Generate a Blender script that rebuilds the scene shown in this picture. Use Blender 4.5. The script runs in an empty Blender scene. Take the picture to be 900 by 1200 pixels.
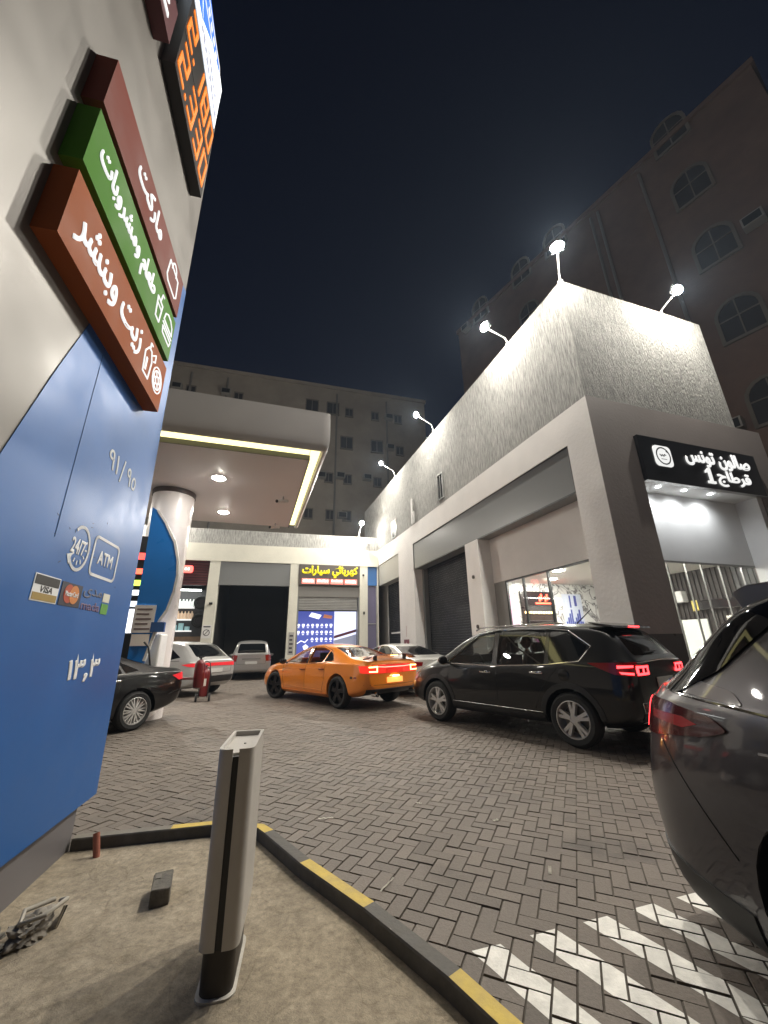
import bpy, bmesh, math, random
from mathutils import Vector, Matrix
from mathutils.bvhtree import BVHTree
import numpy as np
random.seed(7)
S = bpy.context.scene
COL = S.collection
R = math.radians

# ------------------------------------------------------------------ camera
F_PX, PITCH, ROLL, EYE = 455.17, .3287, -.017, 1.4268
cd = bpy.data.cameras.new('camera'); cam = bpy.data.objects.new('camera', cd); COL.objects.link(cam)
cd.sensor_fit = 'VERTICAL'; cd.sensor_height = 36; cd.lens = 36 * F_PX / 1200
cd.clip_start = .05; cd.clip_end = 2000
_r0 = Vector((1, 0, 0)); _u0 = Vector((0, -math.sin(PITCH), math.cos(PITCH))); _f = Vector((0, math.cos(PITCH), math.sin(PITCH)))
_c, _s = math.cos(ROLL), math.sin(ROLL)
_rt = _c * _r0 + _s * _u0; _up = -_s * _r0 + _c * _u0
cam.matrix_world = Matrix(((_rt.x, _up.x, -_f.x, 0), (_rt.y, _up.y, -_f.y, 0), (_rt.z, _up.z, -_f.z, EYE), (0, 0, 0, 1)))
S.camera = cam

# ------------------------------------------------------------------ world: clear city night sky, with an unseen horizon glow added as fill light
W = bpy.data.worlds.new('World'); S.world = W; W.use_nodes = True
nt = W.node_tree; nt.nodes.clear()
out = nt.nodes.new('ShaderNodeOutputWorld'); bg = nt.nodes.new('ShaderNodeBackground')
tc = nt.nodes.new('ShaderNodeTexCoord'); sx = nt.nodes.new('ShaderNodeSeparateXYZ'); rp = nt.nodes.new('ShaderNodeValToRGB')
nt.links.new(tc.outputs['Generated'], sx.inputs[0]); nt.links.new(sx.outputs['Z'], rp.inputs[0])
e = rp.color_ramp.elements
e[0].position = 0; e[0].color = (.155, .132, .112, 1)
e[1].position = 1; e[1].color = (.0003, .0006, .0024, 1)
k = e.new(.20); k.color = (.060, .052, .046, 1)
k = e.new(.42); k.color = (.0040, .0050, .0085, 1)
k = e.new(.62); k.color = (.0010, .0017, .0050, 1)
nt.links.new(rp.outputs[0], bg.inputs[0]); bg.inputs[1].default_value = 1.0
nt.links.new(bg.outputs[0], out.inputs[0])
vs = S.view_settings; vs.view_transform = 'Standard'; vs.look = 'None'; vs.gamma = 1; vs.use_curve_mapping = False
vs.exposure = 1.12
LAMP = 1750.0          # radiance of a floodlight lens
DOWN = 190.0           # canopy downlights
COVE = 1.0            # canopy light strip
ROOM = 260.0           # shop ceiling lights
SPOT = 12.0           # spots over the salon window
LETTER = .40          # lit sign letters

# ------------------------------------------------------------------ materials
MATS = {}
def mat(name, col=(.5, .5, .5), rough=.6, metal=0, emit=0, ecol=None, coat=0, noise=None, bump=None, spec=.5, alpha=1):
    """noise = (scale, amount, detail[, stretch xyz]); bump = (scale, distance[, stretch xyz])"""
    if name in MATS: return MATS[name]
    m = bpy.data.materials.new(name); m.use_nodes = True; n = m.node_tree; b = n.nodes['Principled BSDF']
    b.inputs['Base Color'].default_value = (*col, 1); b.inputs['Roughness'].default_value = rough
    b.inputs['Metallic'].default_value = metal; b.inputs['Specular IOR Level'].default_value = spec
    if coat: b.inputs['Coat Weight'].default_value = coat; b.inputs['Coat Roughness'].default_value = .04
    if emit:
        b.inputs['Emission Color'].default_value = (*(ecol or col), 1); b.inputs['Emission Strength'].default_value = emit
    def coords(st):
        t = n.nodes.new('ShaderNodeTexCoord'); mp = n.nodes.new('ShaderNodeMapping')
        mp.inputs['Scale'].default_value = st; n.links.new(t.outputs['Object'], mp.inputs[0]); return mp.outputs[0]
    if noise:
        st = noise[3] if len(noise) > 3 else (1, 1, 1)
        x = n.nodes.new('ShaderNodeTexNoise'); x.inputs['Scale'].default_value = noise[0]; x.inputs['Detail'].default_value = noise[2]
        x.inputs['Roughness'].default_value = .62
        n.links.new(coords(st), x.inputs[0])
        r = n.nodes.new('ShaderNodeMapRange'); r.inputs[1].default_value = .3; r.inputs[2].default_value = .7
        r.inputs[3].default_value = 1 - noise[1]; r.inputs[4].default_value = 1 + noise[1]; n.links.new(x.outputs[0], r.inputs[0])
        mx = n.nodes.new('ShaderNodeVectorMath'); mx.operation = 'SCALE'; mx.inputs[0].default_value = col
        n.links.new(r.outputs[0], mx.inputs['Scale']); n.links.new(mx.outputs[0], b.inputs['Base Color'])
        r2 = n.nodes.new('ShaderNodeMapRange'); r2.inputs[1].default_value = .3; r2.inputs[2].default_value = .7
        r2.inputs[3].default_value = max(.02, rough - .12 * (rough > .2)); r2.inputs[4].default_value = min(1, rough + .12 * (rough > .2))
        n.links.new(x.outputs[0], r2.inputs[0]); n.links.new(r2.outputs[0], b.inputs['Roughness'])
    if bump:
        st = bump[2] if len(bump) > 2 else (1, 1, 1)
        x = n.nodes.new('ShaderNodeTexNoise'); x.inputs['Scale'].default_value = bump[0]; x.inputs['Detail'].default_value = 5
        n.links.new(coords(st), x.inputs[0]); bp = n.nodes.new('ShaderNodeBump'); bp.inputs['Distance'].default_value = bump[1]
        bp.inputs['Strength'].default_value = 1
        n.links.new(x.outputs[0], bp.inputs['Height']); n.links.new(bp.outputs[0], b.inputs['Normal'])
    MATS[name] = m; return m

def glass_mat(name, tint=(.5, .52, .52), refl=1.0):
    if name in MATS: return MATS[name]
    m = bpy.data.materials.new(name); m.use_nodes = True; n = m.node_tree; n.nodes.clear()
    o = n.nodes.new('ShaderNodeOutputMaterial'); tr = n.nodes.new('ShaderNodeBsdfTransparent'); gl = n.nodes.new('ShaderNodeBsdfGlossy')
    mx = n.nodes.new('ShaderNodeMixShader'); lw = n.nodes.new('ShaderNodeLayerWeight'); lw.inputs[0].default_value = .5; pw = n.nodes.new('ShaderNodeMath'); pw.operation = 'POWER'; pw.inputs[1].default_value = 5; n.links.new(lw.outputs['Facing'], pw.inputs[0]); fr = n.nodes.new('ShaderNodeMath'); fr.operation = 'MULTIPLY_ADD'; fr.inputs[1].default_value = .9; fr.inputs[2].default_value = .045; n.links.new(pw.outputs[0], fr.inputs[0])
    tr.inputs[0].default_value = (*tint, 1); gl.inputs[0].default_value = (refl, refl, refl, 1); gl.inputs['Roughness'].default_value = .015
    n.links.new(fr.outputs[0], mx.inputs[0]); n.links.new(tr.outputs[0], mx.inputs[1]); n.links.new(gl.outputs[0], mx.inputs[2])
    n.links.new(mx.outputs[0], o.inputs[0]); MATS[name] = m; return m

# ------------------------------------------------------------------ object helpers
def thing(name, label, cat, loc=(0, 0, 0), rotz=0, group=None):
    o = bpy.data.objects.new(name, None); COL.objects.link(o); o.empty_display_size = .2
    o.location = loc; o.rotation_euler = (0, 0, rotz); o['label'] = label; o['category'] = cat
    if group: o['group'] = group
    return o
def tag(o, label, cat, group=None):
    o['label'] = label; o['category'] = cat
    if group: o['group'] = group
    return o
def obj(name, bm, m, parent=None, smooth=None, loc=None, rotz=None, label=None):
    me = bpy.data.meshes.new(name)
    if isinstance(bm, bpy.types.Mesh): me = bm
    else:
        bmesh.ops.recalc_face_normals(bm, faces=bm.faces[:]); bm.to_mesh(me); bm.free()
    for x in (m if isinstance(m, (list, tuple)) else [m]): me.materials.append(x)
    if smooth is not None:
        me.polygons.foreach_set('use_smooth', [True] * len(me.polygons)); me.set_sharp_from_angle(angle=R(smooth))
    o = bpy.data.objects.new(name, me); COL.objects.link(o)
    if parent: o.parent = parent
    if loc: o.location = loc
    if rotz is not None: o.rotation_euler = (0, 0, rotz)
    if label: o['label'] = label
    return o
def struct(o): o['kind'] = 'structure'; return o
def NB(): return bmesh.new()
def box(bm, x0, x1, y0, y1, z0, z1, mi=0, bev=0):
    vs_ = [bm.verts.new((x, y, z)) for z in (z0, z1) for y in (y0, y1) for x in (x0, x1)]
    fs = [bm.faces.new([vs_[i] for i in q]) for q in ((0, 2, 3, 1), (4, 5, 7, 6), (0, 1, 5, 4), (2, 6, 7, 3), (0, 4, 6, 2), (1, 3, 7, 5))]
    for f in fs: f.material_index = mi
    if bev:
        es = list({e for f in fs for e in f.edges})
        bmesh.ops.bevel(bm, geom=es, offset=bev, segments=2, profile=.5, affect='EDGES')
    return fs
def boxes(lst, bev=0):
    bm = NB()
    for b in lst: box(bm, *b, bev=bev)
    return bm
def prism(bm, pts, d, mi=0):
    """closed polygon of 3D points extruded by vector d"""
    a = [bm.verts.new(p) for p in pts]; b = [bm.verts.new(Vector(p) + Vector(d)) for p in pts]; n = len(pts)
    fs = [bm.faces.new(a[::-1]), bm.faces.new(b)] + [bm.faces.new((a[i], a[(i + 1) % n], b[(i + 1) % n], b[i])) for i in range(n)]
    for f in fs: f.material_index = mi
    return fs
def tube(bm, pts, r, seg=8, cap=True, mi=0):
    pts = [Vector(p) for p in pts]; rings = []
    up = Vector((0, 0, 1)); prev = None
    for i, p in enumerate(pts):
        d = (pts[min(i + 1, len(pts) - 1)] - pts[max(i - 1, 0)])
        if d.length < 1e-9: d = Vector((0, 0, 1))
        d.normalize()
        if prev is None:
            a = d.cross(up) if abs(d.z) < .95 else d.cross(Vector((1, 0, 0)))
        else: a = prev - d * prev.dot(d)
        a.normalize(); prev = a; b = d.cross(a); rr = r[i] if isinstance(r, (list, tuple)) else r
        rings.append([bm.verts.new(p + a * rr * math.cos(t) + b * rr * math.sin(t)) for t in [2 * math.pi * j / seg for j in range(seg)]])
    for i in range(len(rings) - 1):
        for j in range(seg):
            bm.faces.new((rings[i][j], rings[i][(j + 1) % seg], rings[i + 1][(j + 1) % seg], rings[i + 1][j])).material_index = mi
    if cap: bm.faces.new(rings[0][::-1]).material_index = mi; bm.faces.new(rings[-1]).material_index = mi
def lathe(bm, prof, seg=24, axis='Z', at=(0, 0, 0), mi=0, close=False):
    at = Vector(at); rings = []
    for r, h in prof:
        ring = []
        for j in range(seg):
            t = 2 * math.pi * j / seg; c, s = r * math.cos(t), r * math.sin(t)
            v = {'Z': (c, s, h), 'Y': (c, h, s), 'X': (h, c, s)}[axis]
            ring.append(bm.verts.new(at + Vector(v)))
        rings.append(ring)
    pr = list(zip(rings[:-1], rings[1:])) + ([(rings[-1], rings[0])] if close else [])
    for a, b in pr:
        for j in range(seg): bm.faces.new((a[j], a[(j + 1) % seg], b[(j + 1) % seg], b[j])).material_index = mi
    if not close:
        if prof[0][0] > 1e-4: bm.faces.new(rings[0][::-1]).material_index = mi
        if prof[-1][0] > 1e-4: bm.faces.new(rings[-1]).material_index = mi
def rrect(x0, x1, z0, z1, r, n=5):
    pts = []
    for cx, cz, a0 in ((x1 - r, z1 - r, 0), (x0 + r, z1 - r, 90), (x0 + r, z0 + r, 180), (x1 - r, z0 + r, 270)):
        for i in range(n + 1): t = R(a0 + 90 * i / n); pts.append((cx + r * math.cos(t), cz + r * math.sin(t)))
    return pts
def plate(bm, pts, y, th, mi=0):
    """2D outline (x,z) as a slab on the plane y (front at y-th)"""
    prism(bm, [(p[0], y, p[1]) for p in pts], (0, -th, 0), mi)
def outline(bm, pts, y, w, th, closed=True):
    """flat line of width w following the 2D outline"""
    n = len(pts)
    rng = range(n if closed else n - 1)
    for i in rng:
        a = Vector((pts[i][0], pts[i][1])); b = Vector((pts[(i + 1) % n][0], pts[(i + 1) % n][1])); d = b - a
        if d.length < 1e-6: continue
        d.normalize(); q = Vector((-d.y, d.x)) * w / 2; a2 = a - d * w * .3; b2 = b + d * w * .3
        plate(bm, [tuple(a2 - q), tuple(b2 - q), tuple(b2 + q), tuple(a2 + q)], y, th)

# Arabic letters to their joined forms
_B = {'ا':(0xFE8D,2),'ب':(0xFE8F,4),'ة':(0xFE93,2),'ت':(0xFE95,4),'ج':(0xFE9D,4),'ح':(0xFEA1,4),'خ':(0xFEA5,4),'د':(0xFEA9,2),'ر':(0xFEAD,2),'ز':(0xFEAF,2),'س':(0xFEB1,4),'ش':(0xFEB5,4),'ص':(0xFEB9,4),'ط':(0xFEC1,4),'ع':(0xFEC9,4),'ف':(0xFED1,4),'ق':(0xFED5,4),'ك':(0xFED9,4),'ل':(0xFEDD,4),'م':(0xFEE1,4),'ن':(0xFEE5,4),'ه':(0xFEE9,4),'و':(0xFEED,2),'ى':(0xFEEF,2),'ي':(0xFEF1,4),'ئ':(0xFE89,4)}
def shape(s):
    if not any(c in _B for c in s): return s
    o = []
    for i, c in enumerate(s):
        if c not in _B: o.append(c); continue
        b, n = _B[c]; pv = i > 0 and s[i-1] in _B and _B[s[i-1]][1] == 4; nx = n == 4 and i + 1 < len(s) and s[i+1] in _B
        o.append(chr(b + (3 if pv and nx else 2 if nx else 1 if pv else 0)))
    return ''.join(reversed(o))
def text_bm(s, x0, x1, z0, z1, y, th=.004, bold=.02, shear=0):
    """lettering stretched to fill the rectangle on the plane y, facing -y"""
    c = bpy.data.curves.new('lettering', 'FONT'); c.body = shape(s); c.size = 1; c.extrude = .01; c.bevel_depth = bold; c.bevel_resolution = 0
    c.resolution_u = 4; c.shear = shear
    o = bpy.data.objects.new('lettering', c); COL.objects.link(o)
    dg = bpy.context.evaluated_depsgraph_get(); me = bpy.data.meshes.new_from_object(o.evaluated_get(dg))
    bpy.data.objects.remove(o); bpy.data.curves.remove(c)
    bm = NB(); bm.from_mesh(me); bpy.data.meshes.remove(me)
    xs = [v.co.x for v in bm.verts]; zs = [v.co.y for v in bm.verts]; hs = [v.co.z for v in bm.verts]
    a, b, cc, d, h0, h1 = min(xs), max(xs), min(zs), max(zs), min(hs), max(hs)
    for v in bm.verts:
        v.co = Vector((x0 + (v.co.x - a) / (b - a) * (x1 - x0), y - (v.co.z - h0) / (h1 - h0 + 1e-9) * th, z0 + (v.co.y - cc) / (d - cc) * (z1 - z0)))
    return bm

# ------------------------------------------------------------------ palette
wall_white = mat('painted plaster', (.76, .735, .71), .75, noise=(.9, .07, 6), bump=(14, .004))
wall_rough = mat('combed render', (.45, .445, .42), .9, bump=(11, .11, (6, 6, .9)))
def _comb():
    n = wall_rough.node_tree; b = n.nodes['Principled BSDF']; t = n.nodes.new('ShaderNodeTexCoord'); outs = []
    for sc, st, lo, hi, a, c in ((3.2, (9, 9, .8), .38, .62, .68, 1.2), (7, (8, 8, .7), .50, .70, 1.06, .62), (.5, (1, 1, .5), .3, .7, .86, 1.12)):
        mp = n.nodes.new('ShaderNodeMapping'); mp.inputs['Scale'].default_value = st; n.links.new(t.outputs['Object'], mp.inputs[0])
        x = n.nodes.new('ShaderNodeTexNoise'); x.inputs['Scale'].default_value = sc; x.inputs['Detail'].default_value = 6; n.links.new(mp.outputs[0], x.inputs[0])
        r = n.nodes.new('ShaderNodeMapRange'); r.inputs[1].default_value = lo; r.inputs[2].default_value = hi; r.inputs[3].default_value = a; r.inputs[4].default_value = c; n.links.new(x.outputs[0], r.inputs[0]); outs.append(r.outputs[0])
    m1 = n.nodes.new('ShaderNodeMath'); m1.operation = 'MULTIPLY'; m2 = n.nodes.new('ShaderNodeMath'); m2.operation = 'MULTIPLY'
    n.links.new(outs[0], m1.inputs[0]); n.links.new(outs[1], m1.inputs[1]); n.links.new(m1.outputs[0], m2.inputs[0]); n.links.new(outs[2], m2.inputs[1])
    v = n.nodes.new('ShaderNodeVectorMath'); v.operation = 'SCALE'; v.inputs[0].default_value = (.45, .445, .42); n.links.new(m2.outputs[0], v.inputs['Scale']); n.links.new(v.outputs[0], b.inputs['Base Color'])
_comb()
panel_grey = mat('grey cladding panel', (.19, .195, .195), .30)
taupe = mat('taupe wall paint', (.275, .245, .235), .7, noise=(1.1, .07, 5), bump=(14, .003))
dark_tile = mat('dark plinth tile', (.055, .05, .05), .35, noise=(2, .15, 3))
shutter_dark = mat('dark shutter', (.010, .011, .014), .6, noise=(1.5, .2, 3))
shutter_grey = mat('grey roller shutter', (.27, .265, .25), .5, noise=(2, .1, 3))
black = mat('black plastic', (.012, .012, .013), .45)
black_gloss = mat('gloss black', (.008, .008, .010), .12, coat=.6)
rubber = mat('tyre rubber', (.018, .018, .018), .8, noise=(20, .2, 2))
chrome = mat('chrome', (.72, .72, .72), .1, 1)
alloy = mat('alloy', (.62, .61, .60), .34, .55)
alloy_dark = mat('black alloy', (.035, .033, .035), .3, .8)
steel = mat('galvanised steel', (.42, .42, .41), .4, .8, noise=(5, .1, 3))
white_soffit = mat('white soffit', (.74, .70, .68), .5, noise=(.7, .04, 3))
white_plastic = mat('white plastic', (.72, .71, .69), .4, noise=(3, .05, 3))
lens_mat = mat('floodlight lens', (1, .97, .86), .5, emit=LAMP, ecol=(1, .95, .85))
glass_clear = glass_mat('clear glass', (.93, .95, .94))
glass_tint = glass_mat('tinted car glass', (.36, .38, .38))
glass_light = glass_mat('light car glass', (.62, .65, .64))
mat('dark hatch glass', (.003, .003, .004), .03, spec=.25)
glass_black = mat('privacy glass', (.006, .007, .008), .04, coat=.3)

# ------------------------------------------------------------------ frames
A_L = 1.8887
C0 = Vector((4.50, 7.34, 0)); ROT_R = A_L - math.pi / 2; ROT_L = A_L - math.pi
d1 = Vector((math.cos(A_L), math.sin(A_L), 0)); d2 = Vector((math.sin(A_L), -math.cos(A_L), 0))
F0 = Vector((-.388, 22.195, 0)); ROT_B = 1.8505 - math.pi / 2

# ================================================================== GROUND
KERB = [(-2.36, 3.50), (-1.415, 3.70), (-1.02, 3.63), (-.588, 3.11), (-.15, 2.647), (.221, 2.2), (.43, 1.90), (.80, 1.2), (.92, .3), (.92, -5)]
ISLAND = KERB + [(-7, -5), (-7, 3.3), (-3.2, 3.35)]
def inside(p, poly):
    c = False; n = len(poly)
    for i in range(n):
        (x1, y1), (x2, y2) = poly[i], poly[(i + 1) % n]
        if (y1 > p[1]) != (y2 > p[1]) and p[0] < (x2 - x1) * (p[1] - y1) / (y2 - y1) + x1: c = not c
    return c
bm = NB(); bm.faces.new([bm.verts.new(p) for p in ((-900, -900, -.0075), (900, -900, -.0075), (900, 900, -.0075), (-900, 900, -.0075))])
struct(obj('ground', bm, mat('asphalt and sand', (.075, .063, .050), .9, noise=(.4, .25, 8), bump=(40, .004))))

bm = NB(); bm.faces.new([bm.verts.new((x, y, .02)) for x, y in ISLAND])
bmesh.ops.triangulate(bm, faces=bm.faces[:])
def concrete_mat():
    m = mat('raw concrete', (.27, .238, .19), .88); n = m.node_tree; b = n.nodes['Principled BSDF']
    t = n.nodes.new('ShaderNodeTexCoord')
    def nz(scale, det, ro=.6, dist=0):
        x = n.nodes.new('ShaderNodeTexNoise'); x.inputs['Scale'].default_value = scale; x.inputs['Detail'].default_value = det
        x.inputs['Roughness'].default_value = ro; x.inputs['Distortion'].default_value = dist; n.links.new(t.outputs['Object'], x.inputs[0]); return x.outputs[0]
    a = nz(2.3, 8, .65); c = nz(26, 8, .7); d = nz(1.7, 3, .45, 1.0); g = nz(150, 3, .7)
    r1 = n.nodes.new('ShaderNodeValToRGB'); e = r1.color_ramp.elements
    e[0].position = .30; e[0].color = (.215, .176, .122, 1); e[1].position = .72; e[1].color = (.40, .335, .245, 1)
    n.links.new(a, r1.inputs[0])
    # trowel and tyre marks: thin bands of a distorted noise
    r2 = n.nodes.new('ShaderNodeValToRGB'); e = r2.color_ramp.elements
    e[0].position = .485; e[0].color = (1, 1, 1, 1); e[1].position = .515; e[1].color = (1, 1, 1, 1)
    q = e.new(.5); q.color = (.87, .86, .84, 1)
    n.links.new(d, r2.inputs[0])
    m1 = n.nodes.new('ShaderNodeMix'); m1.data_type = 'RGBA'; m1.blend_type = 'MULTIPLY'; m1.inputs[0].default_value = 1
    n.links.new(r1.outputs[0], m1.inputs[6]); n.links.new(r2.outputs[0], m1.inputs[7])
    r3 = n.nodes.new('ShaderNodeMapRange'); r3.inputs[1].default_value = .3; r3.inputs[2].default_value = .7; r3.inputs[3].default_value = .60; r3.inputs[4].default_value = 1.35
    n.links.new(c, r3.inputs[0])
    sc = n.nodes.new('ShaderNodeVectorMath'); sc.operation = 'SCALE'; n.links.new(m1.outputs[2], sc.inputs[0]); n.links.new(r3.outputs[0], sc.inputs['Scale'])
    n.links.new(sc.outputs[0], b.inputs['Base Color'])
    ad = n.nodes.new('ShaderNodeMath'); ad.operation = 'ADD'; n.links.new(c, ad.inputs[0])
    ml = n.nodes.new('ShaderNodeMath'); ml.operation = 'MULTIPLY'; ml.inputs[1].default_value = .6; n.links.new(g, ml.inputs[0]); n.links.new(ml.outputs[0], ad.inputs[1])
    a2 = n.nodes.new('ShaderNodeMath'); a2.operation = 'MULTIPLY_ADD'; a2.inputs[1].default_value = 1.2; n.links.new(r2.outputs[0], a2.inputs[0]); n.links.new(ad.outputs[0], a2.inputs[2])
    bp = n.nodes.new('ShaderNodeBump'); bp.inputs['Distance'].default_value = .006; n.links.new(a2.outputs[0], bp.inputs['Height']); n.links.new(bp.outputs[0], b.inputs['Normal'])
    return m
struct(obj('concrete_island', bm, concrete_mat()))

# pavers, herringbone, one chamfered block each
PW = .0985; PU = Vector((.908, -.418)); PV = Vector((.418, .908))
def in_yard(x, y):
    if y < -3 or y > 24.2 or x < -15 or x > 11: return False
    q = Vector((x, y, 0)) - C0
    if q.dot(d2) > .02 and q.dot(d1) > .02 and q.dot(d2) < 6: return False
    if y < 1 and x < .7: return False
    if x < -2.0 - .75 * y: return False
    if x > 2.6 + .85 * max(y, 1): return False
    return not inside((x, y), ISLAND)
bricks = []
ku = 300
for i in range(-ku, ku):
    for j in range(-ku, ku):
        k = (i - j) % 4
        if k == 0: w, h = 2, 1
        elif k == 3: w, h = 1, 2
        else: continue
        cu, cv = (i + w / 2) * PW, (j + h / 2) * PW
        c = PU * cu + PV * cv + Vector((0.03, 6.0))
        if in_yard(c.x, c.y): bricks.append((c, w * PW / 2, h * PW / 2))
rng = np.random.default_rng(3)
nb = len(bricks); V = np.empty((nb, 8, 3), np.float32); G = .0024; CH = .0028
tops = []
for n_, (c, a, b) in enumerate(bricks):
    dz = rng.normal(0, .0016); tx, ty = rng.normal(0, .005, 2); 
    for q, (su, sv) in enumerate(((-1, -1), (1, -1), (1, 1), (-1, 1))):
        for lay, (ins, z) in enumerate(((G, -.012), (G + CH, 0))):
            uu, vv = su * (a - ins), sv * (b - ins); p = c + PU * uu + PV * vv
            V[n_, q + 4 * lay] = (p.x, p.y, z + dz + tx * uu + ty * vv)
    tops.append([Vector(V[n_, 4 + q]) for q in range(4)])
fi = np.array([[4, 5, 6, 7], [0, 1, 5, 4], [1, 2, 6, 5], [2, 3, 7, 6], [3, 0, 4, 7]], np.int32)
FI = (fi[None] + (np.arange(nb, dtype=np.int32) * 8)[:, None, None]).reshape(-1)
me = bpy.data.meshes.new('paving'); me.vertices.add(nb * 8); me.vertices.foreach_set('co', V.reshape(-1))
me.loops.add(len(FI)); me.loops.foreach_set('vertex_index', FI)
me.polygons.add(nb * 5); me.polygons.foreach_set('loop_start', np.arange(nb * 5, dtype=np.int32) * 4); me.polygons.foreach_set('use_smooth', np.zeros(nb * 5, bool)); me.update(calc_edges=True)
at = me.attributes.new('block_tone', 'FLOAT', 'FACE'); at.data.foreach_set('value', np.repeat(rng.normal(0, 1, nb) - 2.6 * (rng.random(nb) < .035) + 1.8 * (rng.random(nb) < .02), 5).astype(np.float32))
def paver_mat():
    m = mat('paving blocks', (.15, .13, .115), .8); n = m.node_tree; b = n.nodes['Principled BSDF']
    t = n.nodes.new('ShaderNodeTexCoord'); a = n.nodes.new('ShaderNodeAttribute'); a.attribute_name = 'block_tone'
    def nz(sc, det):
        x = n.nodes.new('ShaderNodeTexNoise'); x.inputs['Scale'].default_value = sc; x.inputs['Detail'].default_value = det; x.inputs['Roughness'].default_value = .65
        n.links.new(t.outputs['Object'], x.inputs[0]); return x.outputs[0]
    big = nz(.42, 6); fine = nz(60, 6)
    r = n.nodes.new('ShaderNodeValToRGB'); e = r.color_ramp.elements
    e[0].position = .3; e[0].color = (.104, .084, .069, 1); e[1].position = .75; e[1].color = (.162, .136, .112, 1); n.links.new(big, r.inputs[0])
    m1 = n.nodes.new('ShaderNodeMath'); m1.operation = 'MULTIPLY_ADD'; m1.inputs[1].default_value = .07; m1.inputs[2].default_value = 1; n.links.new(a.outputs['Fac'], m1.inputs[0])
    r2 = n.nodes.new('ShaderNodeMapRange'); r2.inputs[1].default_value = .25; r2.inputs[2].default_value = .75; r2.inputs[3].default_value = .82; r2.inputs[4].default_value = 1.18; n.links.new(fine, r2.inputs[0])
    m2 = n.nodes.new('ShaderNodeMath'); m2.operation = 'MULTIPLY'; n.links.new(m1.outputs[0], m2.inputs[0]); n.links.new(r2.outputs[0], m2.inputs[1])
    s = n.nodes.new('ShaderNodeVectorMath'); s.operation = 'SCALE'; n.links.new(r.outputs[0], s.inputs[0]); n.links.new(m2.outputs[0], s.inputs['Scale']); n.links.new(s.outputs[0], b.inputs['Base Color'])
    oil = nz(.9, 5); r3 = n.nodes.new('ShaderNodeMapRange'); r3.inputs[1].default_value = .56; r3.inputs[2].default_value = .68; r3.inputs[3].default_value = 1; r3.inputs[4].default_value = .60; n.links.new(oil, r3.inputs[0])
    s2 = n.nodes.new('ShaderNodeVectorMath'); s2.operation = 'SCALE'; n.links.new(s.outputs[0], s2.inputs[0]); n.links.new(r3.outputs[0], s2.inputs['Scale']); n.links.new(s2.outputs[0], b.inputs['Base Color'])
    r4 = n.nodes.new('ShaderNodeMapRange'); r4.inputs[3].default_value = .42; r4.inputs[4].default_value = .95; n.links.new(big, r4.inputs[0]); n.links.new(r4.outputs[0], b.inputs['Roughness'])
    bp = n.nodes.new('ShaderNodeBump'); bp.inputs['Distance'].default_value = .004; n.links.new(fine, bp.inputs['Height']); n.links.new(bp.outputs[0], b.inputs['Normal'])
    return m
me.materials.append(paver_mat()); struct_o = bpy.data.objects.new('paving', me); COL.objects.link(struct_o); struct(struct_o)

# painted hatch bars: only the block tops inside each bar carry paint
def clip(poly, conv):
    out_ = poly
    for i in range(len(conv)):
        a, b = conv[i], conv[(i + 1) % len(conv)]; inp = out_; out_ = []
        def sd(p): return (b[0]-a[0]) * (p.y-a[1]) - (b[1]-a[1]) * (p.x-a[0])
        for q in range(len(inp)):
            p, r_ = inp[q], inp[(q + 1) % len(inp)]; sp, sr = sd(p), sd(r_)
            if sp >= 0: out_.append(p)
            if (sp >= 0) != (sr >= 0): out_.append(p.lerp(r_, sp / (sp - sr)))
        if not out_: return []
    return out_
bm = NB(); hd = Vector((.53, -.848))
near = [t for t in tops if .2 < t[0].x < 4 and -1 < t[0].y < 3.1]
for q in range(7):
    a = Vector((.392 + .3195 * q, 2.492 + .0985 * q)); b = a + Vector((.153, .045))
    bar = [tuple(a + Vector((-.0, -.0))), tuple(a + hd * 1.5), tuple(b + hd * 1.5), tuple(b)]
    for t in near:
        p = clip(t, bar)
        if len(p) >= 3: bm.faces.new([bm.verts.new(v + Vector((0, 0, .0012))) for v in p])
struct(obj('road_marking', bm, mat('worn road paint', (.70, .68, .63), .8, noise=(9, .22, 8), bump=(60, .003))))

# kerb stones, painted black and yellow by turns
kerb_m = [mat('black kerb paint', (.085, .078, .068), .75, noise=(8, .35, 6), bump=(30, .004)), mat('yellow kerb paint', (.50, .36, .07), .7, noise=(7, .25, 7), bump=(30, .004)), mat('bare kerb concrete', (.17, .155, .13), .85, noise=(8, .2, 6))]
bm = NB()
segs = [((-2.36, 3.50), (-1.70, 3.64), 2), ((-1.70, 3.64), (-1.40, 3.705), 1), ((-1.40, 3.705), (-1.02, 3.63), 1), ((-1.02, 3.63), (-.95, 3.55), 1), ((-.95, 3.55), (-.588, 3.11), 0), ((-.588, 3.11), (-.15, 2.647), 1),
        ((-.15, 2.647), (.235, 2.18), 0), ((.235, 2.18), (.43, 1.90), 1), ((.43, 1.90), (.80, 1.2), 1), ((.80, 1.2), (.92, .3), 0), ((.92, .3), (.92, -2), 1), ((.92, -2), (.92, -5), 0)]
def offs(poly, w):
    res = []
    for i, p in enumerate(poly):
        a = Vector(poly[max(i-1, 0)]); b = Vector(poly[min(i+1, len(poly)-1)]); d = (b - a).normalized(); res.append((p[0] - d.y * w, p[1] + d.x * w))
    return res
kp = [s_[0] for s_ in segs] + [segs[-1][1]]; ko = offs(kp, .085)
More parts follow.
